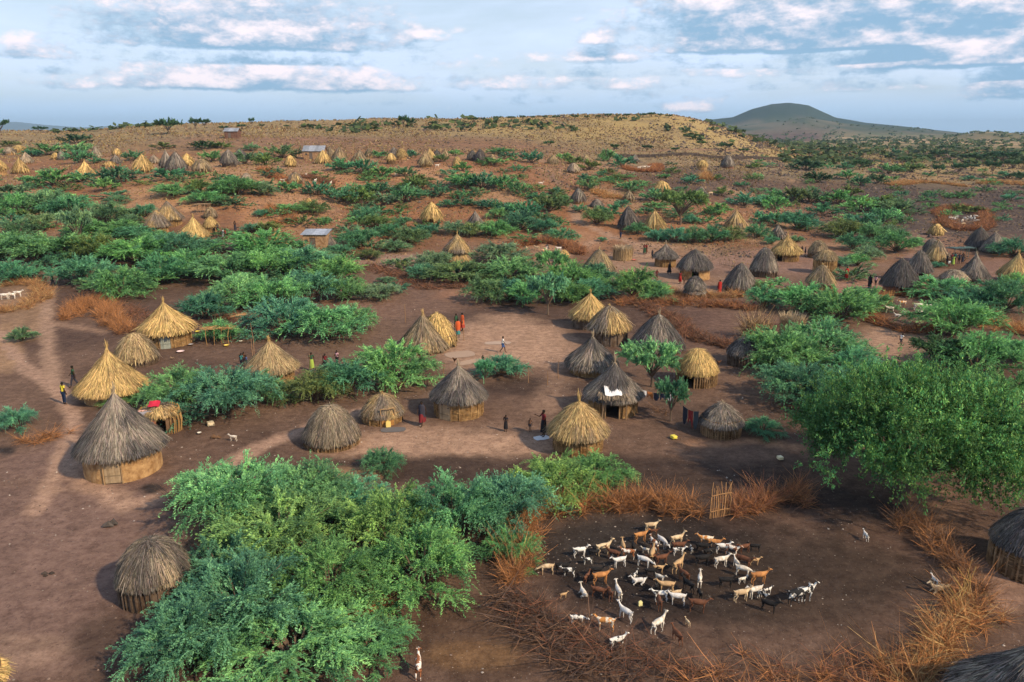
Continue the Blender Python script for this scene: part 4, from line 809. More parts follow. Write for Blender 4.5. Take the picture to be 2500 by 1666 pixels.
def place_labels(items, group):
    """each gets its own words: how it looks, which way from which landmark, and its rank where several fit"""
    used = {}; rows = []
    for (root, u, v, sz, hn, kd) in items:
        dd = [(math.hypot((u-a), (v-b)*1.8), a, b, t) for a, b, t in LM]; d0, a, b, t = min(dd)
        dx, dy = u-a, (v-b)*1.8
        rel = ('east of' if dx > 0 else 'west of') if abs(dx) > 1.6*abs(dy) else ('in front of' if dy > 0 else 'behind') if abs(dy) > 1.6*abs(dx) else (('in front and ' if dy > 0 else 'behind and ')+('east of' if dx > 0 else 'west of'))
        rows.append((root, sz, hn, kd, rel, t, d0)); used.setdefault((sz, hn, kd, rel, t), []).append((d0, root))
    ORD = ['', 'second ', 'third ', 'fourth ', 'fifth ', 'sixth ', 'seventh ', 'eighth ']
    for key, v in used.items():
        v.sort(key=lambda q: q[0]); sz, hn, kd, rel, t = key
        for i, (d0, root) in enumerate(v):
            tag(root, f'{ORD[min(i, 7)]}{sz} {hn} {kd} {rel} {t}', 'tree' if 'tree' in kd else 'bush', group if 'tree' not in kd else 'flat-topped trees')
place_labels(BUSH, 'green thorn bushes')
# low undergrowth between the bushes, too merged to count
rng = np.random.default_rng(8); ub = Buf(); cnt = 0
BO = [crown_np(900+i, 16, 12, 9, .05, flat=.55, droop=.12, wid=.32)[:4] for i in range(3)]
bu = np.array([(q[1], q[2]) for q in BUSH]); hu = np.array([(q[0], q[1], q[2]) for q in HUTS])
while cnt < 230:
    u = rng.random()*2560-30; v = 385+330*rng.random()**1.1
    if u > 1000 and v > 560 and rng.random() < .8: continue
    if v > 600 and rng.random() < .6: continue
    if (np.hypot(hu[:, 0]-u, (hu[:, 1]-v)*1.3) < hu[:, 2]*.5+26).any(): continue
    if np.hypot(bu[:, 0]-u, (bu[:, 1]-v)*1.5).min() > 95: continue
    if seg_dist(np.array([u]), np.array([v*1.0]), [(1399,500),(1410,540),(1489,576),(1560,598),(1640,604)])[0] < 30: continue
    f = at(u, v)
    if f.y > 330: continue
    P, A, B2, cl = BO[cnt % 3]; rr = (1.6+2.2*rng.random()); a = rng.random()*6.28; ca, sa = math.cos(a), math.sin(a); Rm = np.array([[ca, -sa, 0], [sa, ca, 0], [0, 0, 1.]]); sc3 = np.array([rr, rr, .9+.8*rng.random()]); hc = np.array(LEAFC[['g', 'b', 'g', 'o', 'p'][cnt % 5]])*(.75+.35*rng.random())
    k_ = rng.random(len(P)) < .8; ub.quads(((P*sc3)@Rm.T+np.array(f))[k_], ((A*sc3)@Rm.T)[k_], ((B2*sc3)@Rm.T)[k_], cl[k_]*hc); cnt += 1
M_UNDER = mat('undergrowth_leaf', rough=.6, trans=.3); ub.build('undergrowth', M_UNDER)['kind'] = 'stuff'
# far-off scrub that reads as one mass
rng = np.random.default_rng(5); sb = Buf(); n = 5200
uu = rng.random(n)*2700-100; yy = 300*np.exp(rng.random(n)*math.log(2600/300)); xx = (uu-1250)*(.966*yy+5)/F; zz = ground(xx, yy)
on = ((uu > 1900) & (fbm(xx/60, yy/110, 3, 51) > .44)) | ((uu <= 1900) & (yy < 480) & (fbm(xx/40, yy/60, 3, 52) > .66)) | ((yy > 900) & (fbm(xx/90, yy/160, 3, 53) > .47)); on &= ~((uu < 1900) & (yy > 520) & (yy < 1400))
xx, yy, zz = xx[on], yy[on], zz[on]; m_ = len(xx)
for k in range(10):
    r = (.9+1.7*rng.random(m_))*(1+yy/1500); o = rng.normal(0, .5, (m_, 3)); o[:, 2] = abs(o[:, 2])*.45+.25
    Cn = np.stack([xx, yy, zz], 1)+o*r[:, None]; a = rng.normal(0, 1, (m_, 3)); a[:, 2] *= .3; a /= np.linalg.norm(a, axis=1, keepdims=True); b2 = np.cross(a, rng.normal(0, .5, (m_, 3))+np.array([0, -.6, 1.])); b2 /= np.linalg.norm(b2, axis=1, keepdims=True)
    cc = np.array([.052, .082, .036])*(.6+.8*rng.random((m_, 1)))*np.where((rng.random((m_, 1)) < .3), np.array([[1.5, 1.3, 1.]]), 1.)
    sb.quads(Cn, a*r[:, None]*.42, b2*r[:, None]*.26, cc)
M_SCRUB = mat('scrub', rough=.8, trans=.2)
sb.build('scrub', M_SCRUB)['kind'] = 'stuff'
# ------------------------------------------------------------------ dead thorn fences, brush, stones
TW = {'rust': (.42, .190, .075), 'brown': (.20, .115, .072), 'dark': (.085, .058, .048), 'straw': (.44, .29, .13), 'red': (.25, .105, .062)}
def brush(b, rng, pts, n, ln, up, thick, cols):
    """n crooked twigs scattered along the base points"""
    k = rng.integers(0, len(pts), n); P = pts[k].copy()
    a = rng.random(n)*2*np.pi; D = np.stack([np.cos(a), np.sin(a), up*(rng.random(n)**1.3)*1.5-.25*rng.random(n)], 1); L_ = ln*(.35+.9*rng.random(n)**1.3)
    P[:, 2] += .85*up*ln*rng.random(n)**1.3*.75; D = D*L_[:, None]/np.sqrt(1+up*up*.4)
    W = np.cross(D, rng.normal(0, 1, (n, 3))); W /= np.linalg.norm(W, axis=1, keepdims=True)+1e-9; W *= (thick*(.6+.8*rng.random(n)))[:, None]
    cc = np.array([cols[j] for j in rng.integers(0, len(cols), n)])*(.5+1.0*rng.random((n, 1)))
    b.blades(P, D, W, cc, rng.normal(0, .32, (n, 3))*L_[:, None])
def line_pts(pts, wd, rng, per=9):
    W_ = [at(*q) for q in pts]; out_ = []
    for p, q in zip(W_[:-1], W_[1:]):
        m_ = max(2, int((q-p).length*per)); t = rng.random(m_)[:, None]
        o = np.array(p)[None]*(1-t)+np.array(q)[None]*t; o[:, :2] += rng.normal(0, wd*.42, (m_, 2)); out_.append(o)
    o = np.concatenate(out_); o[:, 2] = ground(o[:, 0], o[:, 1]); return o
def thorn_fence(pts, wd, ht, dens, label, cols=('rust', 'brown', 'rust'), thick=.012, name='thorn_fence', cat='fence', ln=1.0):
    rng = np.random.default_rng(int(pts[0][0])+len(label)); P = line_pts(pts, wd, rng); n = int(len(P)/9*dens*3.0); thick = thick*.66; ln = ln*.78; ht = ht*1.15; b = Buf()
    brush(b, rng, P, n, ln, ht, thick, [TW[c] for c in cols])
    c0 = P.mean(0); V = [v-c0 for v in b.v]; b.v = V; o = b.build(name, M_TWIG); o.location = c0; tag(o, label, cat, 'dead thorn enclosures' if cat == 'fence' else None); return o
thorn_fence([(1270,1430),(1262,1380),(1268,1320),(1290,1280),(1340,1250)],.9,1.0,330,'rust thorn barrier along the west side of the large goat pen',thick=.011)
thorn_fence([(1340,1255),(1420,1245),(1500,1240),(1580,1245),(1640,1250),(1715,1262)],.9,1.0,300,'orange brown thorn barrier north of the goats up to the stick gate',thick=.011)
thorn_fence([(1790,1262),(1850,1240),(1930,1225),(1965,1205)],1.0,.95,260,'thorn barrier east of the stick gate under the tree shade',cols=('rust','red','brown'))
thorn_fence([(2210,1270),(2280,1320),(2330,1380),(2370,1430),(2380,1500)],1.0,.8,180,'thorn barrier down the east side of the goat pen',cols=('rust','brown','brown'))
thorn_fence([(2380,1480),(2340,1540),(2300,1600),(2250,1650),(2230,1720)],1.1,.7,150,'sunlit orange thorn heap at the pen corner beside the bottom cone roof',cols=('rust','rust','straw'),ln=1.2)
thorn_fence([(1260,1450),(1300,1500),(1380,1545),(1450,1590),(1600,1640),(1700,1660)],1.3,.36,110,'low tangled dark thorn barrier along the south edge of the goat pen',cols=('dark','brown','dark','red'),ln=1.3)
thorn_fence([(1700,1680),(1850,1680),(2000,1670),(2150,1680),(2230,1660)],1.3,.45,120,'reddish thorn barrier at the very front of the goat pen',cols=('rust','brown','red'),ln=1.1)
thorn_fence([(1215,1470),(1290,1540),(1400,1620),(1560,1690)],1.2,.25,55,'sprawl of dark fallen branches outside the south west pen corner',cols=('dark','dark','brown'),ln=1.7,thick=.016)
thorn_fence([(-10,700),(40,692),(95,700),(110,725),(60,752),(-10,765)],1.2,.6,230,'brown thorn ring with white goats at the west edge',cols=('rust','brown','straw'))
thorn_fence([(170,780),(205,745),(245,740),(262,770),(290,800),(310,812)],1.3,.9,300,'rust red thorn heap west of the golden door hut',cols=('rust','rust','brown'))
thorn_fence([(250,745),(300,755),(350,790),(340,815)],1.6,.5,130,'dark thorn tangle behind the rounded dome hut',cols=('dark','brown','red'))
thorn_fence([(1245,608),(1290,596),(1340,594),(1390,602),(1415,622)],1.3,.75,420,'rust orange thorn wall at the back of the goat pen beside the village path',cols=('rust','red','brown'),thick=.02)
thorn_fence([(1245,612),(1265,628),(1300,632)],1.0,.6,200,'front thorn wall of the rust coloured pen',cols=('rust','brown'),thick=.02)
thorn_fence([(1520,740),(1600,745),(1680,742),(1760,748),(1840,760)],1.6,.6,260,'long reddish brown thorn strip behind the tall rounded grey cone',cols=('red','brown','rust'),thick=.016)
thorn_fence([(1560,745),(1640,780),(1700,830),(1790,850),(1850,838),(1880,800)],1.4,.5,200,'curved brown thorn barrier around the bare yard east of the tall grey cone',cols=('brown','dark','red'),thick=.016)
thorn_fence([(1600,705),(1660,725),(1740,728),(1800,722)],1.2,.6,240,'straw coloured thorn strip in front of the two-tiered small hut',cols=('rust','straw','brown'),thick=.016)
thorn_fence([(2120,730),(2150,722),(2260,720),(2330,722),(2420,745)],1.3,.5,230,'red brown thorn barrier behind the small white goats',cols=('red','brown','rust'),thick=.016)
thorn_fence([(2110,745),(2150,795),(2220,812),(2300,800)],1.3,.5,200,'brown thorn barrier in front of the small white goats',cols=('brown','red','rust'),thick=.016)
thorn_fence([(2390,770),(2440,800),(2500,820)],2.0,.7,220,'orange dry brush at the east edge beside green bushes',cols=('rust','straw','rust'),thick=.016)
thorn_fence([(2296,520),(2310,548),(2345,563),(2390,563),(2412,540),(2400,518),(2350,508),(2305,512),(2296,525)],1.8,.7,260,'round thorn pen packed with white goats on the east slope',cols=('brown','rust','red'),thick=.028)
thorn_fence([(640,415),(660,428),(690,440),(706,452)],1.5,.7,240,'thorn wall west of the brown straw dome pen',cols=('rust','red'),thick=.03)
thorn_fence([(745,432),(775,440),(810,452)],1.5,.6,200,'thorn wall east of the brown straw dome pen',cols=('brown','red'),thick=.03)
thorn_fence([(652,528),(665,510),(700,520),(712,540),(670,548)],1.3,.6,200,'brown thorn pen with pale bundles on the open slope',cols=('brown','rust'),thick=.024)
thorn_fence([(1525,412),(1545,418),(1600,420),(1604,406)],2.0,.8,170,'reddish thorn pen at the foot of the yellow hill',cols=('red','rust'),thick=.035)
thorn_fence([(1460,470),(1480,482),(1512,484)],2.0,.7,220,'orange thorn heap beside the tiny stilted roof',cols=('rust','straw'),thick=.03)
thorn_fence([(1715,440),(1722,432),(1735,440)],1.2,1.3,200,'bright orange dry shrub on the rocky slope',cols=('straw','rust'),thick=.03,name='dry_shrub',cat='dry shrub')
thorn_fence([(2170,452),(2230,446),(2290,448),(2350,456)],2.5,.6,150,'golden dry brush line at the edge of the dark rock slope',cols=('straw','rust'),thick=.04)
thorn_fence([(2390,450),(2440,446),(2500,452)],2.5,.7,160,'golden dry brush at the east edge above the dark rocks',cols=('straw','rust'),thick=.04)
thorn_fence([(70,1085),(110,1075),(150,1060)],1.2,.45,160,'dry rust coloured brush beside the western blue green bush',cols=('rust','brown'))
thorn_fence([(440,1260),(455,1220),(480,1195)],.7,.9,130,'dry brown twigs at the north west corner of the front bushes',cols=('brown','red','dark'))
thorn_fence([(880,1480),(930,1500),(950,1480)],.8,.4,110,'small rust twigs under the front bushes',cols=('rust','straw'))
thorn_fence([(540,775),(580,780),(640,770)],1.6,.5,120,'brown brush at the foot of the bushes east of the golden door hut',cols=('brown','red'))
thorn_fence([(900,650),(960,670),(1040,705),(1150,700)],2.0,.4,120,'brown undergrowth strip in front of the two-tiered hut',cols=('brown','dark','red'),thick=.018)
thorn_fence([(1600,1000),(1620,1010)],.4,.3,40,'few dry sticks beside the small clothes tree',cols=('brown',),name='stick_pile',cat='stick pile')
# hay-like heaps
for (u, v, sz, l_) in [(1845,828,1.2,'grey straw coloured brush heap behind the half hidden dome'),(770,790,.01,'')]:
    if sz > .1:
        P0 = np.array(at(u, v)); rng = np.random.default_rng(u); b = Buf(); P = np.zeros((400, 3)); a_ = rng.random(400)*6.28; r_ = rng.random(400)**.5*sz
        P[:, 0] = np.cos(a_)*r_; P[:, 1] = np.sin(a_)*r_; brush(b, rng, P, 1500, 1.2, 1.6, .02, [TW['straw'], TW['brown'], (.30, .22, .14)]); o = b.build('brush_heap', M_TWIG); o.location = P0; tag(o, l_, 'brush heap')
def tuft_bundle(u, vb, w_, h_, label):
    f = at(u, vb); r = w_/2/ppm(f); h = height_at(f, vb-h_)-f.z; root = empty('granary_basket', f); tag(root, label, 'granary'); rng = np.random.default_rng(u); b = Buf(); n = 700
    th = rng.random(n)*6.28; P = np.stack([r*np.cos(th), r*np.sin(th), rng.random(n)*.3], 1); D = np.stack([rng.normal(0, .12, n), rng.normal(0, .12, n), h*(.5+.5*rng.random(n))], 1); W = np.stack([-np.sin(th), np.cos(th), 0*th], 1)*.02
    b.blades(P, D, W, np.array((.40, .28, .15))*(.4+rng.random((n, 1)))); b.lathe([(r*.95, -.1), (r, h*.35), (r*.9, h*.7)], 18, (.24, .16, .09)); b.build('basket', M_TWIG, root)
    b = Buf(); P = np.stack([r*.8*np.cos(th), r*.8*np.sin(th), np.full(n, h*.65)], 1); D = np.stack([np.cos(th)*.25+rng.normal(0, .2, n), np.sin(th)*.25+rng.normal(0, .2, n), h*(.2+.35*rng.random(n))], 1)
    b.blades(P, D, W, np.array((.46, .36, .24))*(.4+rng.random((n, 1)))); b.build('straw_top', M_TWIG, root)
tuft_bundle(1932,826,56,52,'upright straw basket stuffed with stalks beside the broad green bushes')
tuft_bundle(1520,634,46,30,'round wicker stockade beside the grey hut with brown wicker wall')
# upright stick gate of the pen, stick fences
def stick_gate(ul, vl, ur, vr, h, n, col, label, name='stick_gate', cat='gate', rails=2, lean=.06, th=.028):
    p = at(ul, vl); q = at(ur, vr); root = empty(name, (p+q)/2); root.location.z = min(p.z, q.z); tag(root, label, cat, None if cat == 'gate' else 'stick fences'); c0 = root.location; rng = np.random.default_rng(int(ul)+n)
    for k in range(n):
        t = k/(n-1) if n > 1 else .5; s_ = p.lerp(q, t)-c0; hh = h*(.8+.35*rng.random()); b = Buf(); j = rng.normal(0, lean, 4)
        b.tube([(s_.x, s_.y, -.15), (s_.x+j[0]*hh*.5, s_.y+j[1]*.5, hh*.5), (s_.x+j[2]*hh, s_.y+j[3], hh)], [th, th*.9, th*.5], 5, np.array(col)*(.6+.7*rng.random())); b.build('stick', M_WOOD, root)
    for r_ in range(rails):
        b = Buf(); a = p-c0; e = q-c0; z_ = h*(.22+.5*r_); b.tube([(a.x, a.y-.06, z_), ((a.x+e.x)/2, (a.y+e.y)/2-.08, z_+.05), (e.x, e.y-.06, z_+.03)], th, 5, np.array(col)*.8); b.build('rail', M_WOOD, root)
stick_gate(1733,1266,1782,1258,1.75,13,(.46,.26,.12),'upright gate of orange brown sticks in the thorn barrier north of the goats')
stick_gate(2326,1500,2368,1452,1.3,11,(.55,.36,.13),'leaning row of yellow sticks in the east side of the goat pen',name='stick_fence',cat='fence',rails=1,lean=.14)
stick_gate(1758,648,1900,678,1.0,40,(.20,.15,.12),'low grey stick fence curving below the grey dome',name='stick_fence',cat='fence',rails=1,lean=.2)
stick_gate(1762,622,1850,604,1.9,30,(.30,.21,.13),'tall straw and stick fence between the ochre hut and golden cone',name='stick_fence',cat='fence',rails=2,lean=.12)
stick_gate(1735,640,1765,625,1.2,12,(.28,.20,.13),'short stick fence joining the ochre walled hut',name='stick_fence',cat='fence',rails=1,lean=.14)
stick_gate(1975,690,2052,672,1.1,16,(.36,.28,.19),'crooked pale poles around the half collapsed brown hut',name='stick_fence',cat='fence',rails=0,lean=.25)
stick_gate(502,350,534,352,2.2,9,(.40,.30,.20),'row of thin poles beside the lone shed on the hill',name='stick_fence',cat='fence',rails=0,lean=.05,th=.05)
stick_gate(2150,744,2178,744,1.5,9,(.70,.40,.14),'bright orange stick gate beside the small white goats',lean=.05)
stick_gate(1310,638,1352,628,1.0,10,(.42,.28,.16),'short stick hurdle in the rust brown thorn pen',name='stick_fence',cat='fence',rails=1,lean=.1)
stick_gate(1655,838,1672,838,1.5,5,(.34,.17,.10),'cluster of tall reddish posts beside the tall rounded grey cone',name='stick_fence',cat='fence',rails=0,lean=.1)
stick_gate(1022,942,1043,944,1.2,9,(.10,.08,.065),'dark crooked stake screen east of the leafy yard bush',name='stick_fence',cat='fence',rails=0,lean=.15)
# stones, litter: countless
def scatter(name, region, n, smin, smax, cols, seed, m_=M_ROCK, flat=.6, dens=None):
    rng = np.random.default_rng(seed); u = region[0]+(region[1]-region[0])*rng.random(n*3); y0, y1 = region[2], region[3]
    y = y0*np.exp(rng.random(n*3)*math.log(y1/y0)) if y1/y0 > 2 else y0+(y1-y0)*rng.random(n*3); x = (u-1250)*(.966*y+5)/F
    if dens is not None: k = dens(x, y, u) > rng.random(len(x)); x, y = x[k], y[k]
    x, y = x[:n], y[:n]; z = ground(x, y); m = len(x); s_ = smin*(smax/smin)**(rng.random(m)**2.2)*np.clip(y/90, 1, 6)
    base = np.array([(1, 0, 0), (.3, .95, 0), (-.8, .6, 0), (-.8, -.6, 0), (.3, -.95, 0), (.15, .1, 1)]); fc = np.array([(0, 1, 5), (1, 2, 5), (2, 3, 5), (3, 4, 5), (4, 0, 5)])
    a = rng.random(m)*6.28; V = base[None]*(1+.5*(rng.random((m, 6, 3))-.5)); V = np.stack([V[..., 0]*np.cos(a)[:, None]-V[..., 1]*np.sin(a)[:, None], V[..., 0]*np.sin(a)[:, None]+V[..., 1]*np.cos(a)[:, None], V[..., 2]*flat*(.5+rng.random((m, 1)))], 2)*s_[:, None, None]
    V = V+np.stack([x, y, z-.01], 1)[:, None]; b = Buf(); cc = np.array(cols)[rng.integers(0, len(cols), m)]*(.6+.8*rng.random((m, 1)))
    b.add(V.reshape(-1, 3), (np.arange(m)[:, None, None]*6+fc[None]).reshape(-1, 3), np.repeat(cc, 6, axis=0)); o = b.build(name, m_); o['kind'] = 'stuff'; return o
nd = lambda s_, sc, lo: (lambda x, y, u: np.clip((fbm(x/sc, y/sc, 3, s_)-lo)*6, .04, 1))
scatter('stones', (-60, 2560, 22, 120), 9000, .02, .085, [(.22, .16, .13), (.42, .36, .31), (.12, .09, .08)], 1, dens=nd(31, 6, .45))
scatter('rocks', (900, 2600, 120, 520), 16000, .10, .30, [(.065, .052, .048), (.10, .078, .068), (.14, .10, .08)], 2, dens=lambda x, y, u: np.clip((fbm(x/12, y/20, 3, 31)-.42)*5, .02, 1)*np.clip((u-1400)/500, .12, 1))
scatter('rocks', (-100, 2000, 120, 520), 15000, .08, .22, [(.16, .095, .06), (.30, .19, .11), (.10, .07, .055)], 3, dens=nd(32, 16, .44))
scatter('ground_litter', (-60, 2560, 22, 75), 16000, .012, .045, [(.05, .035, .03), (.08, .055, .045), (.03, .025, .022), (.34, .26, .20)], 11, dens=lambda x, y, u: np.clip((fbm(x/4, y/4, 4, 21)-.40)*5, .10, 1))
pen = lambda x, y, u: np.ones_like(x)*.8
scatter('pen_droppings', (1300, 2330, 26, 39), 2600, .012, .05, [(.03, .025, .022), (.30, .27, .24), (.10, .08, .06)], 4, dens=pen)
litter_area = lambda x, y, u: np.clip(np.exp(-((y-48-(x-2)*.12)/3.2)**2)*1.2, 0, 1)
scatter('leaf_litter', (700, 1950, 40, 60), 4200, .012, .05, [(.03, .026, .024), (.05, .04, .035), (.50, .46, .42), (.16, .11, .08)], 5, dens=litter_area)
scatter('leaf_litter', (1230, 1500, 56, 66), 700, .015, .06, [(.03, .026, .024), (.5, .46, .42)], 6)
# dry tussocks on the slopes and hills
rng = np.random.default_rng(12); n = 52000; u = -100+2700*rng.random(n); y = 110*np.exp(rng.random(n)*math.log(620/110)); x = (u-1250)*(.966*y+5)/F
k = np.clip((fbm(x/18, y/26, 3, 33)-.36)*4, .03, 1)*np.where((u > 1850) & (y < 330), .25, 1) > rng.random(n); x, y = x[k], y[k]; z = ground(x, y); m = len(x); b = Buf()
for j in range(3):
    s_ = (.12+.22*rng.random(m))*np.clip(y/160, .8, 3); D = np.stack([rng.normal(0, .5, m), rng.normal(0, .3, m), .7+.4*rng.random(m)], 1)*s_[:, None]; a = rng.random(m)*3.14
    W = np.stack([np.cos(a), np.sin(a), 0*a], 1)*s_[:, None]*.35
    b.blades(np.stack([x, y, z-.02], 1), D, W, np.where(rng.random((m, 1)) < .25, np.array([[.20, .11, .06]]), np.array([[.30, .23, .11]]))*(.5+.8*rng.random((m, 1))))
b.build('dry_grass', M_TWIG)['kind'] = 'stuff'
# ------------------------------------------------------------------ animals and people (skinned skeletons)
def skin(name, V, E, Rd, sub=1, smooth=True, root=0):
    me = bpy.data.meshes.new(name+'_cage'); me.from_pydata([tuple(v) for v in V], E, []); o = bpy.data.objects.new('cage', me); C.objects.link(o)
    md = o.modifiers.new('s', 'SKIN'); md.use_smooth_shade = smooth; md.branch_smoothing = .4
    if not me.skin_vertices: raise RuntimeError('no skin layer')
    for i, r in enumerate(Rd):
        me.skin_vertices[0].data[i].radius = r if isinstance(r, tuple) else (r, r)
    me.skin_vertices[0].data[root].use_root = True
    if sub: ss = o.modifiers.new('u', 'SUBSURF'); ss.levels = sub; ss.render_levels = sub
    bpy.context.view_layer.update(); dg = bpy.context.evaluated_depsgraph_get(); m2 = bpy.data.meshes.new_from_object(o.evaluated_get(dg)); m2.name = name
    bpy.data.objects.remove(o); bpy.data.meshes.remove(me); return m2
def goat_mesh(pose, var=0):
    """standing along +X, shoulder about .6 m"""
    V = []; E = []; Rd = []
    def ad(p, r, par=None):
        V.append(p); Rd.append(r)
        if par is not None: E.append((par, len(V)-1))
        return len(V)-1
    up = {'stand': (.02, -.09), 'high': (.0, .0), 'graze': (.12, -.46), 'lie': (0, -.04), 'back': (-.20, -.03)}[pose]
    zb = .30 if pose == 'lie' else .60
    a = ad((0, 0, zb-.01), (.15, .178)); f = ad((.22, 0, zb), (.13, .168), a); f2 = ad((.36, 0, zb+.04), (.09, .115), f)
    h = ad((-.22, 0, zb+.01), (.145, .165), a); h2 = ad((-.36, 0, zb+.02), (.10, .11), h)
    t1 = ad((-.44, 0, zb+.10), .028, h2); ad((-.47, 0, zb+.19), .018, t1)
    n1 = ad((.45+up[0]*.5, 0, zb+.15+up[1]*.5), (.055, .075), f2); n2 = ad((.53+up[0], 0, zb+.29+up[1]), (.045, .055), n1)
    hd = ad((.58+up[0], 0, zb+.36+up[1]), (.050, .058), n2)
    if pose == 'graze': m1 = ad((.66+up[0], 0, zb+.24+up[1]), (.035, .038), hd); ad((.69+up[0], 0, zb+.17+up[1]), .022, m1)
    else: m1 = ad((.68+up[0], 0, zb+.32+up[1]), (.035, .038), hd); ad((.75+up[0], 0, zb+.28+up[1]), .022, m1)
    for s in (-1, 1):
        e = ad((.56+up[0], s*.075, zb+.375+up[1]), .020, hd); ad((.55+up[0], s*.135, zb+.345+up[1]), .014, e)
        if pose == 'lie':
            k = ad((.28, s*.12, .16), .045, f); l_ = ad((.45, s*.13, .06), .028, k); ad((.36, s*.14, .03), .024, l_)
            k = ad((-.20, s*.15, .18), .07, h2); l_ = ad((-.02, s*.18, .08), .035, k); ad((-.14, s*.19, .03), .024, l_)
        else:
            sw = (.05 if s > 0 else -.04) if var % 2 else 0
            k = ad((.31, s*.085, zb-.17), .050, f2); l_ = ad((.31+sw, s*.085, .28), .028, k); l2 = ad((.30+sw*1.2, s*.085, .08), .020, l_); ad((.32+sw*1.2, s*.085, .015), .024, l2)
            k = ad((-.30, s*.09, zb-.14), .070, h2); l_ = ad((-.27-sw, s*.09, .36), .040, k); l2 = ad((-.37-sw, s*.09, .26), .025, l_); l3 = ad((-.35-sw, s*.09, .08), .020, l2); ad((-.33-sw, s*.09, .015), .024, l3)
    me = skin('goat', V, E, Rd, 1); hp = (.58+up[0], zb+.36+up[1]); return me, hp
GO = {}
for pz in ('stand', 'high', 'graze', 'lie', 'back'):
    me, hp = goat_mesh(pz, len(GO)); hb_ = Buf()
    hs = []
    for s in (-1, 1):
        q = Buf(); x, z = hp; q.tube([(x-.01, s*.03, z+.04), (x-.05, s*.045, z+.11), (x-.12, s*.065, z+.15)], [.016, .012, .004], 5, (.12, .10, .08)); hs.append(q.mesh('horn'))
        hs[-1].materials.append(M_PLAIN)
    GO[pz] = (me, hs)
GC = {}
def goat_mat(name, c1, c2=None, thr=.5):
    m = bpy.data.materials.new('coat_'+name); n, l = nodes_of(m); b = n['Principled BSDF']; b.inputs['Roughness'].default_value = .8; b.inputs['Specular IOR Level'].default_value = .15
    t = n.new('ShaderNodeTexCoord'); oi = n.new('ShaderNodeObjectInfo'); va = n.new('ShaderNodeVectorMath'); va.operation = 'ADD'; sc = n.new('ShaderNodeVectorMath'); sc.operation = 'SCALE'
    cx = n.new('ShaderNodeCombineXYZ'); cx.inputs[0].default_value = 3.1; cx.inputs[1].default_value = 7.7; cx.inputs[2].default_value = 5.3; sc.inputs[3].default_value = 1
    l.new(cx.outputs[0], sc.inputs[0]); l.new(oi.outputs['Random'], sc.inputs[3]); l.new(t.outputs['Object'], va.inputs[0]); l.new(sc.outputs[0], va.inputs[1])
    q = n.new('ShaderNodeTexNoise'); q.inputs['Scale'].default_value = 4.2; q.inputs['Detail'].default_value = 2; l.new(va.outputs[0], q.inputs['Vector'])
    mr = n.new('ShaderNodeMapRange'); mr.inputs[1].default_value = thr-.03; mr.inputs[2].default_value = thr+.03; l.new(q.outputs['Fac'], mr.inputs[0])
    x = n.new('ShaderNodeMixRGB'); l.new(mr.outputs[0], x.inputs[0]); x.inputs[1].default_value = (*c1, 1); x.inputs[2].default_value = (*(c2 or tuple(k*.82 for k in c1)), 1); l.new(x.outputs[0], b.inputs['Base Color']); GC[name] = m
goat_mat('white', (.72, .67, .60), (.52, .46, .38)); goat_mat('cream', (.62, .48, .31), (.46, .33, .20)); goat_mat('grey', (.55, .52, .49), (.68, .66, .63)); goat_mat('orange', (.50, .235, .085), (.36, .16, .06)); goat_mat('tan', (.52, .34, .18)); goat_mat('brown', (.15, .065, .038)); goat_mat('black', (.018, .017, .018))
goat_mat('bw', (.02, .02, .022), (.72, .70, .66), .52); goat_mat('wb', (.74, .71, .66), (.03, .03, .03), .56); goat_mat('brw', (.26, .10, .045), (.75, .70, .62), .52); goat_mat('orw', (.70, .62, .50), (.52, .23, .07), .5)
CN = {'white': 'white', 'cream': 'cream', 'grey': 'pale grey', 'orange': 'orange', 'tan': 'tan', 'brown': 'dark brown', 'black': 'black', 'bw': 'black and white', 'wb': 'white with black patches', 'brw': 'brown and white', 'orw': 'white and orange'}
GOATS = []; PL = {}
def goat(u, v, hd, coat, sc=1.0, pose='stand', where='pen', tile=True):
    if tile: u, v = 1300+u*.287, 1150+v*.287
    p = at(u, v); sc_ = sc*(.69 if where == 'pen' else .88); root = empty('goat', p, R(hd), sc_); me, hs = GO[pose]; b = link('body', me, None, root)
    if not me.materials: me.materials.append(None)
    b.material_slots[0].link = 'OBJECT'; b.material_slots[0].material = GC[coat]
    if sc > .75: [link('horn', h, None, root) for h in hs]
    GOATS.append((root, u, v, coat, sc, pose, where, hd % 360))
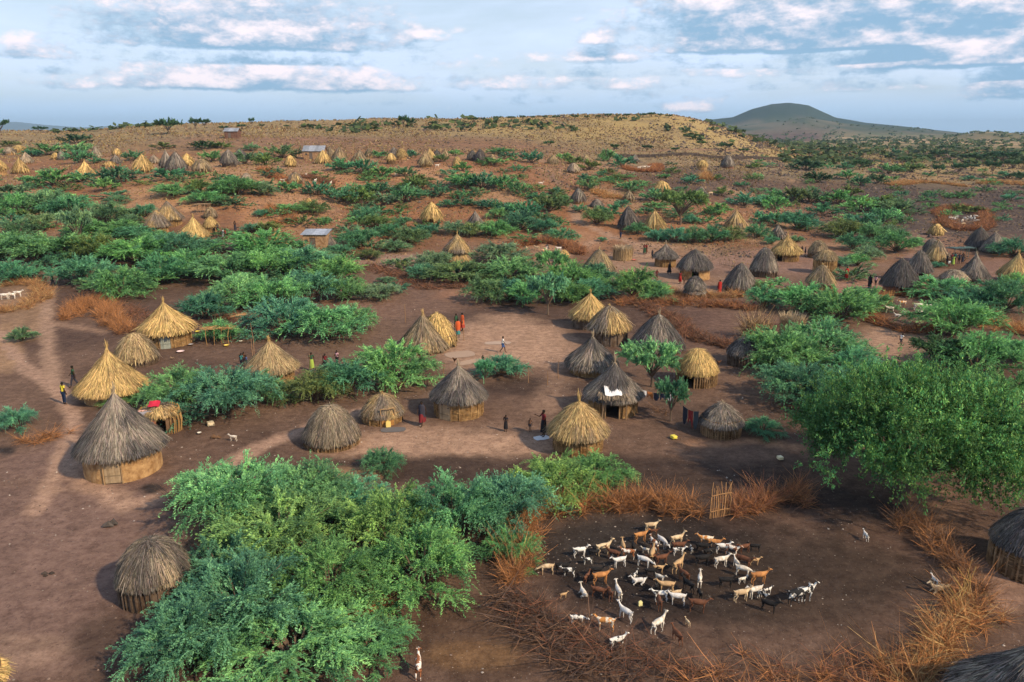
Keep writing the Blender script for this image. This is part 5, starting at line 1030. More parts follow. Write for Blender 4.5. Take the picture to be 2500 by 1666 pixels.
for q in [(600,715,20,'cream',1.15,'high'),(1005,520,10,'cream'),(915,608,20,'orange',1.05),(1030,545,5,'brown',.6),(1100,648,300,'grey',1.,'graze'),(1225,635,20,'cream',1.05,'high'),(400,735,10,'wb'),(520,732,0,'black',.7),(855,692,80,'black',.9),(962,702,160,'white',.55),
 (1035,672,110,'brw'),(1240,690,5,'brown'),(770,700,90,'tan'),(815,750,170,'brw'),(690,758,150,'brown'),(742,820,200,'grey'),(945,815,330,'grey',1.0,'graze'),(1015,765,70,'tan',1.1),(1095,800,20,'brown'),(1235,860,45,'tan',1.15,'high'),(1240,722,0,'wb',.8),(1350,695,270,'bw',.6),
 (1440,810,10,'black',1.1),(1440,700,350,'black'),(1475,640,170,'orw',1.05),(1540,665,350,'orange'),(1600,820,15,'white',1.05),(1610,702,0,'grey'),(1690,718,330,'brw'),(1800,700,200,'brown',.9),(1890,690,170,'black',.8),(1795,820,320,'brown',1.1),(1885,802,0,'tan',.7),
 (1785,900,335,'white',1.05,'graze'),(1735,830,100,'white',.8,'high'),(1780,960,20,'white',.6),(1640,995,0,'black'),(1920,962,10,'orange',1.15),(1895,1080,200,'white',1.05),(1770,1112,15,'cream',1.1),(1995,1050,20,'wb',.6),(2005,1200,330,'black',1.05),(1420,975,75,'white',1.,'back'),
 (1325,1030,120,'black',1.05),(1290,940,120,'brown'),(575,965,15,'orange',1.15),(125,880,185,'cream',1.,'graze'),(435,1070,105,'white',1.05,'lie'),(730,1090,100,'white',1.05,'high'),(560,1080,340,'brown'),(650,1092,280,'brown'),(910,962,185,'grey',1.,'lie'),(1080,945,320,'white',.7),(1070,870,0,'tan',.75),
 (1140,1040,175,'tan',1.1),(1225,1080,200,'cream',.7),(1090,1110,180,'wb'),(1075,1172,270,'brown'),(1235,1140,170,'grey',1.05),(1400,1200,350,'brown',1.15),(795,1275,130,'grey',1.1,'high'),(625,1360,170,'orw',1.15),(380,1312,0,'wb',.9,'graze'),(1065,1372,40,'white',1.15,'high'),
 (1230,1468,110,'brown',1.05),(1320,1320,110,'cream',.5),(715,1512,20,'wb'),(262,1085,20,'tan',.5),(250,870,0,'black'),(310,905,180,'bw',.9),(470,800,190,'bw',.7),(540,900,0,'black',.9),(1000,900,0,'black',.8),(1000,780,0,'brown',.8),(870,930,60,'bw',.7),(1420,1090,270,'black',.8),(460,950,60,'brown',.8),(1500,740,20,'black',.95),(1060,1030,250,'black',.9),(1950,1100,300,'bw',.8)]:
    goat(*q)
for q in [(1945,1476,15,'bw',1.1),(1962,1468,10,'bw',1.,'high'),(2296,1448,185,'cream',1.05,'lie'),(2283,1432,100,'wb',.6),(2113,1320,90,'wb',.6)]: goat(*q, where='pen east', tile=False)
for q in [(2171,765,170,'white',1.1,'high'),(2203,749,180,'orw'),(2240,758,0,'white',1.2),(2268,757,0,'white',1.),(2246,766,20,'white',.9,'lie'),(2206,772,270,'white',.8),(2192,774,160,'grey',.8,'lie'),(2367,772,200,'white',.8)]: goat(*q, where='small pen', tile=False)
rr = random.Random(4)
for k in range(22): goat(2316+rr.random()*76, 531+rr.random()*22, rr.random()*360, rr.choice(['white', 'white', 'white', 'grey', 'bw', 'cream']), 1.1, rr.choice(['stand', 'graze', 'high']), 'round pen', False)
for k in range(7): goat(1275+rr.random()*90, 612+rr.random()*14, rr.random()*360, rr.choice(['white', 'cream', 'orw', 'grey']), 1.0, 'stand', 'rust pen', False)
for (u, v) in [(690,447),(693,453),(748,433),(770,447),(808,453)]: goat(u, v, rr.random()*360, 'white', 1.2, 'stand', 'dome pen', False)
for (u, v) in [(12,732),(30,731),(44,726)]: goat(u, v, 10, 'white', 1.1, 'stand', 'west ring', False)
for (u, v) in [(1560,415),(1572,413),(1583,413)]: goat(u, v, 10, 'white', 1.3, 'stand', 'hill pen', False)
for (u, v, h, c, s, p_, l_) in [(571,1078,170,'white',.62,'stand','lone white kid on the path east of the large grey hut'),(1067,410,0,'white',1.2,'stand','single white goat beside the tan far hut with stick wall'),(1320,454,0,'white',1.2,'stand','single white goat on dry brush west of the ravine'),(1735,478,200,'cream',1.3,'graze','cream goat grazing beside the low brown thatch mound'),
  (967,432,60,'white',1.2,'stand','single white goat in bushes below the far row'),(1022,1650,95,'brw',1.0,'stand','brown and white goat standing alone at the bottom beside the front bushes'),(640,870,180,'white',.01,'stand','')]:
    if s > .1: goat(u, v, h, c, s, p_, 'x:'+l_, False)
WH = {'pen east': 'east in the large pen', 'small pen': 'in the small pen by the orange stick gate', 'round pen': 'in the round thorn pen on the east slope', 'rust pen': 'in the rust coloured thorn pen', 'dome pen': 'beside the brown straw dome pen', 'west ring': 'inside the thorn ring at the west edge', 'hill pen': 'in the thorn pen at the yellow hill foot'}
seen = {}
def zone(u, v):
    r = 'back' if v < 1352 else 'middle' if v < 1440 else 'front'; c = 'west' if u < 1490 else 'centre' if u < 1690 else 'east'; return f'{c} {r} of the herd'
for (root, u, v, coat, sc, pose, where, hd) in GOATS:
    ps = {'stand': 'standing', 'high': 'head raised', 'graze': 'head low', 'lie': 'lying down', 'back': 'head turned up'}[pose]; kid = 'kid' if sc < .75 else 'goat'
    face = 'facing east' if hd < 45 or hd > 315 else 'facing away' if hd < 135 else 'facing west' if hd < 225 else 'facing the camera'
    if where.startswith('x:'): tag(root, where[2:], 'goat', 'goats'); continue
    if where in ('round pen', 'rust pen', 'west ring', 'hill pen', 'dome pen'): tag(root, f'{CN[coat]} {kid} {WH[where]}', 'goat', f'{CN[coat]} {kid}s {WH[where]}'); continue
    l_ = f"{CN[coat]} {kid} {ps}, {face}, {zone(u, v) if where == 'pen' else WH[where]}"
    l_ = l_.replace('facing the camera', 'facing us')
    seen.setdefault(l_, []).append((v, root))
for l_, rows_ in seen.items():
    rows_.sort(key=lambda q: -q[0])
    for i, (v, root) in enumerate(rows_): tag(root, l_ if len(rows_) == 1 else ('front ' if i == 0 else 'rear ' if i == len(rows_)-1 else 'middle ')+l_, 'goat', 'goats of the large pen' if 'herd' in l_ else 'goats')
# ---- people
def person_parts(pose):
    """1.72 m figure facing +X; returns body, and skeleton pieces for garments"""
    J = dict(pel=(0, 0, .93), wst=(0, 0, 1.06), chs=(.01, 0, 1.28), nck=(.0, 0, 1.47), hed=(.015, 0, 1.57), top=(.01, 0, 1.66))
    leg = {'L': [(0, .09, .90), (.01, .095, .50), (-.01, .10, .09)], 'R': [(0, -.09, .90), (.01, -.095, .50), (-.01, -.10, .09)]}
    arm = {'L': [(0, .17, 1.40), (-.02, .23, 1.12), (.06, .24, .88)], 'R': [(0, -.17, 1.40), (-.02, -.23, 1.12), (.06, -.24, .88)]}
    if pose == 'walk': leg = {'L': [(0, .09, .90), (.16, .09, .52), (.22, .09, .12)], 'R': [(0, -.09, .90), (-.06, -.09, .50), (-.32, -.09, .17)]}; arm['L'] = [(0, .17, 1.40), (-.10, .22, 1.14), (-.12, .22, .90)]; arm['R'] = [(0, -.17, 1.40), (.08, -.22, 1.13), (.24, -.20, .96)]
    if pose == 'run': leg = {'L': [(0, .09, .90), (.26, .09, .60), (.20, .09, .18)], 'R': [(0, -.09, .90), (-.16, -.09, .52), (-.52, -.09, .44)]}; arm['L'] = [(.08, .17, 1.38), (-.14, .22, 1.18), (-.06, .22, .95)]; arm['R'] = [(.08, -.17, 1.38), (.20, -.22, 1.14), (.40, -.18, 1.22)]; J.update(chs=(.07, 0, 1.27), nck=(.12, 0, 1.45), hed=(.16, 0, 1.55), top=(.17, 0, 1.64))
    if pose == 'arms': arm = {'L': [(0, .17, 1.40), (.04, .24, 1.15), (.24, .08, 1.18)], 'R': [(0, -.17, 1.40), (.04, -.24, 1.15), (.24, -.06, 1.24)]}
    if pose == 'reach': arm['R'] = [(0, -.17, 1.40), (.16, -.24, 1.20), (.36, -.26, 1.30)]
    if pose == 'sit':
        J = dict(pel=(0, 0, .16), wst=(-.01, 0, .30), chs=(.03, 0, .52), nck=(.06, 0, .70), hed=(.09, 0, .80), top=(.09, 0, .89)); leg = {'L': [(.02, .10, .15), (.38, .16, .42), (.55, .12, .09)], 'R': [(.02, -.10, .15), (.36, -.18, .40), (.52, -.14, .09)]}
        arm = {'L': [(.03, .17, .64), (.14, .24, .40), (.34, .16, .44)], 'R': [(.03, -.17, .64), (.14, -.24, .40), (.34, -.14, .44)]}
    V = []; E = []; Rd = []
    def ad(p, r, par=None):
        V.append(tuple(p)); Rd.append(r)
        if par is not None: E.append((par, len(V)-1))
        return len(V)-1
    a = ad(J['pel'], (.115, .10)); w_ = ad(J['wst'], (.10, .085), a); c_ = ad(J['chs'], (.125, .10), w_); sh = ad((J['nck'][0], 0, J['nck'][2]-.06), (.07, .07), c_); n_ = ad(J['nck'], .048, sh)
    h0 = ad((J['hed'][0], 0, J['hed'][2]-.03), (.066, .072), n_); h1 = ad(J['hed'], (.073, .088), h0); ad(J['top'], (.06, .07), h1); ad((J['hed'][0]+.088, 0, J['hed'][2]-.02), .012, h1)
    for s in (-1, 1): ad((J['hed'][0]-.005, s*.085, J['hed'][2]-.005), .014, h1)
    for k, s in (('L', 1), ('R', -1)):
        q = leg[k]; i = ad(q[0], .085, a); j = ad(((np.array(q[0])+q[1])/2), .075, i); kn = ad(q[1], .052, j); cf = ad(np.array(q[1])*.6+np.array(q[2])*.4, .050, kn); an = ad(q[2], .034, cf); ft = ad((q[2][0]+.07, q[2][1], q[2][2]-.055), .036, an); ad((q[2][0]+.18, q[2][1]+s*.01, q[2][2]-.065), .026, ft)
        q = arm[k]; i = ad(q[0], .050, sh); j = ad(q[1], .036, i); wr = ad(q[2], .025, j); d = np.array(q[2])-np.array(q[1]); d = d/np.linalg.norm(d); pm = np.array(q[2])+d*.06; pi = ad(pm, (.030, .016), wr)
        sd_ = np.cross(d, [0, 1, 0]) if abs(d[1]) < .8 else np.array([1., 0, 0]); sd_ = sd_/np.linalg.norm(sd_)
        for f_, (o_, l_) in enumerate(((-.030, .060), (-.010, .075), (.010, .070), (.030, .052))):
            b0 = pm+d*.035+sd_*o_; m0 = ad(b0, .0095, pi); m1 = ad(b0+d*l_*.55+np.array([0, -s*.008, 0]), .008, m0); ad(b0+d*l_*.9+np.array([0, -s*.022, 0]), .0065, m1)
        t0 = ad(pm-sd_*.038+d*.005, .010, pi); ad(pm-sd_*.062+d*.035, .008, t0)
    body = skin('person_body', V, E, Rd, 1)
    g = {}
    def garment(name, ch, rad, extra=()):
        VV = []; EE = []; RR = []
        for c0, r0 in zip(ch, rad):
            st = len(VV)
            for i, (p, r) in enumerate(zip(c0, r0)):
                VV.append(tuple(p)); RR.append(r)
                if i: EE.append((st+i-1, st+i))
        for e in extra: EE.append(e)
        g[name] = skin(name, VV, EE, RR, 1)
    P3 = lambda q: tuple(float(z) for z in q)
    ml = lambda a_, b_, t: P3(np.array(a_)*(1-t)+np.array(b_)*t)
    shp = (J['nck'][0], 0, J['nck'][2]-.07)
    garment('shirt', [[J['pel'], J['wst'], J['chs'], shp], [arm['L'][0], ml(arm['L'][0], arm['L'][1], .55)], [arm['R'][0], ml(arm['R'][0], arm['R'][1], .55)]], [[(.135, .122), (.118, .108), (.142, .118), (.088, .082)], [.066, .058], [.066, .058]], [(3, 4), (3, 6)])
    for nm, t1 in (('shorts', .92), ('trousers', 1.86)):
        lg = []
        for k in 'LR': q = leg[k]; pts = [q[0], ml(q[0], q[1], .5), ml(q[0], q[1], .92)]; pts += [ml(q[1], q[2], .45), ml(q[1], q[2], .9)] if t1 > 1 else []; lg.append(pts)
        rr_ = [.100, .092, .080, .066, .055][:len(lg[0])]
        garment(nm, [[J['pel']]]+lg, [[(.128, .115)], rr_, rr_], [(0, 1), (0, 1+len(lg[0]))])
    # wrap: an elliptical sheet hung from the waist over both legs; cloak: from the shoulders
    def sheet(name, prof):
        b = Buf(); k = 22; V = []
        for i, (cx, cy, cz, rx, ry) in enumerate(prof):
            th = np.arange(k)/k*2*np.pi; wv = 1+(.11*np.sin(th*5+i*.5)+.06*np.sin(th*9+i))*(i/len(prof)); V.append(np.stack([cx+rx*np.cos(th)*wv, cy+ry*np.sin(th)*wv, np.full(k, cz)+.015*np.sin(th*3)*(i > 2)], 1))
        b.add(np.concatenate(V), [(i*k+j, i*k+(j+1) % k, (i+1)*k+(j+1) % k, (i+1)*k+j) for i in range(len(prof)-1) for j in range(k)]); g[name] = b.mesh(name, True)
    if pose != 'sit':
        fx = (leg['L'][2][0]+leg['R'][2][0])/2; sp_ = abs(leg['L'][1][0]-leg['R'][1][0])/2
        sheet('wrap', [(0, 0, 1.08, .125, .135), (0, 0, .94, .15, .165), (.01, 0, .70, .17+sp_*.6, .185), (fx*.5, 0, .50, .19+sp_, .20), (fx*.8, 0, .30, .20+sp_*1.2, .205)])
        sheet('cloak', [(0, 0, 1.47, .07, .075), (0, 0, 1.44, .10, .15), (0, 0, 1.36, .14, .215), (.01, 0, 1.10, .15, .235), (.01, 0, .85, .17, .22), (fx*.4, 0, .62, .19, .21)])
    else: sheet('wrap', [(-.02, 0, .30, .15, .16), (.08, 0, .26, .28, .22), (.20, 0, .16, .40, .30), (.2, 0, .03, .42, .32)]); sheet('cloak', [(.06, 0, .72, .08, .09), (.04, 0, .66, .14, .19), (.05, 0, .50, .19, .26), (.08, 0, .25, .28, .30), (.12, 0, .03, .38, .34)])
    hr = Buf(); hx, _, hz_ = J['hed']; k = 14
    pr = [(.078, -.045), (.086, 0), (.084, .045), (.062, .085), (.028, .108), (.002, .112)]; V = []
    for (r_, z_) in pr: th = np.arange(k)/k*2*np.pi; cut = np.where(np.cos(th) > .55, np.maximum(z_, .035), z_); V.append(np.stack([hx-.008+r_*1.12*np.cos(th), r_*np.sin(th), hz_+cut], 1))
    hr.add(np.concatenate(V), [(i*k+j, i*k+(j+1) % k, (i+1)*k+(j+1) % k, (i+1)*k+j) for i in range(len(pr)-1) for j in range(k)], (.02, .017, .015)); g['hair'] = hr.mesh('hair', True); g['hair'].materials.append(M_CLOTH)
    return body, g
PP = {p_: person_parts(p_) for p_ in ('stand', 'walk', 'run', 'arms', 'reach', 'sit')}
CM = {}
def cmat(c):
    if c not in CM:
        m = bpy.data.materials.new('cloth'); n, l = nodes_of(m); b = n['Principled BSDF']; b.inputs['Base Color'].default_value = (*c, 1); b.inputs['Roughness'].default_value = .9; b.inputs['Specular IOR Level'].default_value = .08; CM[c] = m
    return CM[c]
SKINC = (.055, .030, .020)
CL = {'yellow': (.70, .58, .06), 'navy': (.02, .035, .08), 'dgreen': (.03, .08, .045), 'green': (.12, .35, .06), 'teal': (.05, .20, .20), 'red': (.34, .03, .025), 'dred': (.16, .025, .03), 'orange': (.52, .10, .035), 'pink': (.65, .38, .42), 'white': (.72, .72, .70), 'black': (.02, .02, .025), 'dark': (.04, .04, .055), 'blue': (.06, .12, .30), 'brown': (.13, .07, .045), 'cyan': (.10, .32, .40), 'lime': (.30, .42, .08)}
def person(u, v, hpx, face, pose, label, top=None, bottom=None, cloak=None, stick=False, fh=None):
    p = at(u, v); hm = hpx/ppm(p)/math.cos(R(18)); hm = min(max(hm, .95), 1.86) if pose != 'sit' else 1.72; sc = hm/1.72
    root = empty('person', p, R(face), sc); tag(root, label, 'person', 'villagers'); body, g = PP[pose]; b = link('body', body, None, root)
    if not body.materials: body.materials.append(cmat(SKINC))
    link('hair', g['hair'], None, root)
    def wear(kind, col, nm):
        me = g[kind]; o = link(nm, me, None, root)
        if not me.materials: me.materials.append(None)
        o.material_slots[0].link = 'OBJECT'; o.material_slots[0].material = cmat(CL[col])
    if cloak: wear('cloak', cloak, 'cloak')
    if top: wear('shirt', top, 'shirt')
    if bottom: wear(bottom[0], bottom[1], {'wrap': 'skirt'}.get(bottom[0], bottom[0]))
    if stick:
        q = Buf(); q.tube([(0, 0, 0), (.02, .01, .8), (0, .02, 1.6)], .014, 5, (.35, .22, .12)); o = q.build('walking_stick', M_WOOD); fr = Vector((math.cos(R(face))*.42+math.sin(R(face))*.25, math.sin(R(face))*.42-math.cos(R(face))*.25, 0))*sc
        o.location = p+fr; o.location.z = gz(o.location.x, o.location.y)-.02; tag(o, 'thin walking stick beside the '+' '.join(label.split()[:8]), 'stick')
for q in [(158.5,988,56,60,'stand','man in a yellow shirt and dark trousers on the dirt path','yellow',('trousers','navy')),(183,946,54,200,'walk','person in dark green behind the yellow shirted man','dgreen',('trousers','dark')),
 (591,900,38,250,'stand','child in teal in a huddle beside the tan cone hut','teal',('shorts','dark')),(597,893,34,240,'stand','dark dressed child at the back of the huddle by the tan cone hut','brown',('shorts','dark')),(603,897,30,200,'stand','shortest child in blue of the huddle by the tan cone hut','blue',('shorts','dark')),
 (762,906,46,300,'reach','person in a dark green top and lime green wrap with a stick','dgreen',('wrap','lime')),(795,905,42,260,'stand','person in dark red between the green and pink dressed people','dred',('wrap','black')),(789,920,34,80,'stand','child in front of the person in dark red','brown',('shorts','black')),
 (824,895,40,230,'arms','person in a pink shirt and black shorts with hands at the chest','pink',('shorts','black')),(1118,824,60,280,'stand','woman in an orange red wrap carrying a bundle beside the golden dome',None,('wrap','teal'),'orange'),(1129,808,46,200,'stand','woman in an orange shawl behind the orange red wrapped woman',None,('wrap','red'),'orange'),(1114,806,40,330,'stand','person in a dark green shawl beside the orange dressed women',None,('wrap','orange'),'dgreen'),
 (1228,862,41,0,'walk','person in a white shirt and blue shorts walking across the yard','white',('shorts','blue')),(1179,893,26,60,'stand','small child beside the yard bush near the pale hides','dgreen',('shorts','dark')),(1031,1040,62,250,'walk','person in a long dark cloak walking past the wicker hut',None,('wrap','dred'),'dark'),
 (1235,1054,42,250,'arms','child in a black dress standing in the central yard','black',('wrap','black')),(1294,1054,32,290,'stand','smallest bare-legged child beside the standing woman','brown',('shorts','dark')),(1327,1066,70,200,'reach','tall woman in a dark red top and black wrap by the streaked hut','dred',('wrap','black')),
 (1756,720,38,100,'stand','woman in a bright red wrap leaning at the grey cone',None,('wrap','red'),'red'),(1660,693,30,120,'stand','person in red walking below the ochre walled hut','dred',('wrap','red')),(1670,695,22,100,'stand','child beside the red dressed person','brown',('shorts','brown')),(1603,684,25,60,'arms','person in a rust coloured top on the pale yard','dred',('shorts','brown')),
 (1634,671,30,20,'walk','person in a black robe west of the ochre walled hut',None,('wrap','black'),'black'),(1573,622,26,250,'stand','person in dark red and green wrap beside the wicker stockade','dred',('wrap','dgreen')),(1578,620,24,200,'stand','person in a red top touching the green wrapped one','red',('wrap','brown')),(1592,633,22,30,'stand','person by the wall of the brown wicker hut','dark',('shorts','dark')),
 (1690,680,20,270,'stand','person in green sitting at the ochre hut doorway','dgreen',('wrap','green')),(1711,682,20,270,'stand','dark person east of the ochre hut doorway','black',('wrap','dark')),(1385,668,18,300,'sit','seated person in black, west one of the pair beside the small tree',None,('wrap','black'),'black'),(1401,671,20,200,'sit','seated person in navy, east one of the pair beside the small tree',None,('wrap','navy'),'navy'),
 (1515,583,26,250,'walk','dark person walking on the road past the charcoal cone','black',('trousers','navy')),(1957,623,22,200,'stand','dark person beside the golden cone with stick wall','black',('shorts','black')),(1965,627,24,330,'stand','second dark person beside the golden cone with stick wall','dark',('shorts','dark')),
 (2066,684,32,250,'stand','person in a red robe east of the crooked pole hut',None,('wrap','red'),'red'),(2093,686,24,60,'walk','thin person walking between the red robed one and the dark hut','brown',('shorts','black')),(2122,706,46,30,'stand','woman in a long black robe west of the red walled hut',None,('wrap','black'),'black'),(2137,700,26,200,'stand','child between the black robed woman and the dark hut','pink',('shorts','dark')),
 (2311,648,26,0,'stand','dark person at the west end of the crowd','black',('shorts','black')),(2322,645,26,300,'stand','person in a dark red top in the crowd','dred',('wrap','dark')),(2326,650,26,250,'stand','person in lime green at the middle of the crowd','lime',('wrap','lime')),(2330,643,26,200,'stand','person in teal at the back of the crowd','teal',('shorts','dark')),(2316,652,24,90,'stand','person in white shorts in front of the crowd','brown',('shorts','white')),
 (2340,645,26,230,'stand','person in dark blue in the crowd','navy',('shorts','black')),(2349,644,26,250,'stand','dark person at the east end of the crowd','black',('wrap','dark')),(2198,846,32,15,'run','boy in a white shirt running across the bare ground','white',('shorts','dark')),(523,567,22,250,'stand','dark person against the small golden compound hut','dark',('wrap','black')),
 (532,571,25,300,'stand','tall dark person in front of the small golden compound hut','dark',('shorts','black')),(546,583,24,200,'stand','person in white in the hillside compound','white',('wrap','white')),(551,584,24,200,'stand','person in red beside the white dressed one','red',('wrap','dred')),(570,590,22,250,'stand','child in dark clothes downhill of the white dressed person','dgreen',('shorts','dark')),
 (575,566,26,250,'arms','grey dressed person uphill on the compound yard','brown',('wrap','dark')),(463,637,20,250,'stand','person in pink and red among the bushes','pink',('wrap','red')),(520,633,18,250,'stand','person in dark red among the bushes','dred',('wrap','dred')),(130,700,30,250,'stand','dark person at the shaded edge of the western bushes','black',('wrap','black')),
 (1640,985,24,250,'stand','person behind the small clothes tree','black',('wrap','dark'))]:
    person(*q[:8], cloak=q[8] if len(q) > 8 else None, stick=(q[0] in (762, 1118)))
# ------------------------------------------------------------------ small things of the village
def cloth_sheet(u, v, w_, l_, col, label, rz=0.0, kind='hide'):
    p = at(u, v); rng = np.random.default_rng(int(u)); k = 12; X, Y = np.meshgrid(np.linspace(-1, 1, k), np.linspace(-1, 1, k)); r = 1-.18*(np.abs(X*Y))**1.5+.05*rng.random((k, k)); X = X*r; Y = Y*r
    gx = p.x+(X*w_*math.cos(rz)-Y*l_*math.sin(rz))/2; gy = p.y+(X*w_*math.sin(rz)+Y*l_*math.cos(rz))/2; Z = ground(gx, gy)-p.z+.02+.015*rng.random((k, k)); T = np.stack([gx-p.x, gy-p.y, Z], 2).reshape(-1, 3); Bt = T-np.array([0, 0, .015])
    i = np.arange(k-1)[:, None]*k+np.arange(k-1); q = np.stack([i, i+1, i+k+1, i+k], 2).reshape(-1, 4); b = Buf(); b.add(T, q, np.array(col)); b.add(Bt, q[:, ::-1], np.array(col)*.6); o = b.build(kind, M_CLOTH); o.location = p; tag(o, label, kind.replace('_', ' '))
cloth_sheet(1215,838,2.4,1.1,(.40,.30,.24),'pale stretched hide drying behind the walking person in white',.1)
cloth_sheet(1123,866,2.6,2.0,(.36,.26,.20),'pale brown hide on the yard beside the tan ground-length cone',.4)
cloth_sheet(1150,884,2.8,1.1,(.38,.27,.20),'long pale hide closest to the small child',.6)
cloth_sheet(1690,722,1.6,1.0,(.40,.36,.36),'grey mat on the ground beside the grey cone and red wrapped woman',.3)
cloth_sheet(1322,1070,1.0,.7,(.62,.62,.64),'crumpled white plastic sheet at the feet of the standing woman',.3,'plastic_sheet')
cloth_sheet(960,1050,1.6,.9,(.14,.13,.13),'dark hide in front of the orange wooden door',.1)
cloth_sheet(640,1145,.01,.01,(.5,.5,.5),'',0) if False else None
def bowl(u, v, r, col, label, kind='basin'):
    p = at(u, v); b = Buf(); b.lathe([(0.01, .02), (r*.6, .02), (r, .14), (r*1.02, .15), (r*.62, 0), (0.01, 0)], 18, col); o = b.build(kind, M_PLAIN, smooth=True); o.location = p; tag(o, label, kind.replace('_', ' '))
bowl(441,861,.33,(.68,.52,.52),'pale pink basin on the yard before the golden door hut'); bowl(553,846,.24,(.70,.55,.12),'yellow bowl below the stick rack'); bowl(482,812,.22,(.75,.6,.1),'yellow bowl hanging low beside the golden hut eave')
bowl(466,844,.22,(.35,.34,.36),'grey pot at the wicker wall of the golden door hut'); bowl(1548,636,.32,(.66,.22,.18),'red basin beside the wicker stockade'); bowl(588,836,.18,(.66,.62,.5),'cream bowl east of the yellow bowl')
bowl(2120,705,.25,(.04,.20,.26),'teal bucket at the foot of the dark robed woman','bucket'); bowl(487,1061,.14,(.6,.56,.5),'small white plate on the dark ground near the bushes','plate')
def jerrycan(u, v, col, label, rz=0.0, s_=1.0, lie=False):
    p = at(u, v); root = empty('jerrycan', p+Vector((0, 0, .14 if lie else 0)), rz, s_); tag(root, label, 'jerrycan'); b = Buf(); b.box((0, 0, .20), (.30, .17, .34), 0, col); b.box((0, 0, .385), (.24, .13, .03), 0, col)
    me = b.mesh('body'); bm = bmesh.new(); bm.from_mesh(me); bmesh.ops.bevel(bm, geom=bm.edges[:], offset=.018, segments=2, affect='EDGES'); bm.to_mesh(me); bm.free(); link('body', me, M_PLAIN, root)
    q = Buf(); q.tube([(-.08, 0, .40), (-.06, 0, .46), (.06, 0, .46), (.08, 0, .40)], .014, 6, col); q.build('handle', M_PLAIN, root); q = Buf(); q.tube([(.11, 0, .39), (.11, 0, .44)], .03, 8, (.1, .1, .1)); q.build('cap', M_PLAIN, root)
    if lie: root.rotation_euler = (R(90), 0, rz)
jerrycan(1640,1069,(.78,.66,.10),'yellow jerrycan lying on bare ground south of the clothes tree',.4,1.1,True); jerrycan(948,1044,(.72,.56,.18),'yellow jerrycan on the dark hide by the orange door',.3,1.1); jerrycan(1563,1480,(.80,.74,.36),'cream yellow can among the goats',.2,.55)
jerrycan(513,1036,(.62,.52,.36),'pale brown can tipped over at the bush edge',.5,1.4,True); jerrycan(1900,1120,(.75,.66,.42),'cream can lying near the shaded ground west of the leafy tree',.2,1.0,True)
def heap(u, v, r, h, col, label, kind='rag_heap', seed=1):
    p = at(u, v); rng = np.random.default_rng(seed); b = Buf()
    for j in range(4):
        a = rng.random()*6.28; c = np.array([math.cos(a)*r*.5, math.sin(a)*r*.35, 0]); rr_ = r*(.4+.3*rng.random()); b.tube([c+np.array([-rr_*.6, 0, h*.25]), c+np.array([0, rr_*.1, h*(.5+.4*rng.random())]), c+np.array([rr_*.6, rr_*.2, h*.15])], [rr_*.25, rr_*.42, rr_*.16], 8, np.array(col)*(.6+.8*rng.random()))
    o = b.build(kind, M_CLOTH, smooth=True); o.location = p; tag(o, label, kind.replace('_', ' '))
heap(278,1288,.55,.32,(.07,.06,.055),'dark heap of rags alone on the open foreground dirt'); heap(116,1404,.35,.06,(.05,.04,.035),'flat dark scrap on the foreground dirt','scrap',3); heap(528,1070,.4,.16,(.17,.10,.06),'low brown stone-like lump beside the white kid','stone_lump',4)
heap(420,877,.22,.18,(.24,.17,.12),'short wooden block on the yard by the golden door hut','wood_block',5)
# stick racks and the patched shelter
def rack(u, v, w_, d_, h, col, label, top=None):
    p = at(u, v); root = empty('stick_rack', p, .2); tag(root, label, 'rack'); rng = np.random.default_rng(int(u))
    for i in range(8):
        x = (-1+2*(i//2)/3)*w_/2; y = (-1+2*(i % 2))*d_/2; j = rng.normal(0, .07, 4); b = Buf(); b.tube([(x, y, -.1), (x+j[0], y+j[1], h*.5), (x+j[2], y+j[3], h*(1+.1*rng.random()))], .032, 5, np.array(col)*(.7+.5*rng.random())); b.build('post', M_WOOD, root)
    b = Buf(); n = 60; P = np.stack([(rng.random(n)-.5)*w_*1.1, (rng.random(n)-.5)*d_, np.full(n, h)+rng.normal(0, .04, n)], 1); D = rng.normal(0, 1, (n, 3))*np.array([.8, .5, .08]); W = np.tile((0, .02, .01), (n, 1)); b.blades(P-D/2, D, W, np.array(col)*(.6+.8*rng.random((n, 1)))); b.box((0, 0, h-.02), (w_, d_*.9, .05), 0, np.array(col)*.6); b.build('platform', M_TWIG, root)
rack(535,838,1.9,1.2,1.5,(.40,.24,.10),'platform of crooked brown posts east of the golden door hut')
rack(498,516+6,2.0,1.4,1.6,(.30,.20,.12),'small raised rack behind the bright golden compound cone'); rack(2345,628,3.6,1.8,1.5,(.10,.16,.16),'dark green awning on poles between the dark cone pair and the crowd')
rack(2010,712,1.5,.7,.7,(.40,.32,.22),'low pale stick table in front of the slanting pole cone'); rack(612,800,2.2,1.3,1.3,(.46,.27,.12),'collapsed brown straw rack at the edge of the bushes')
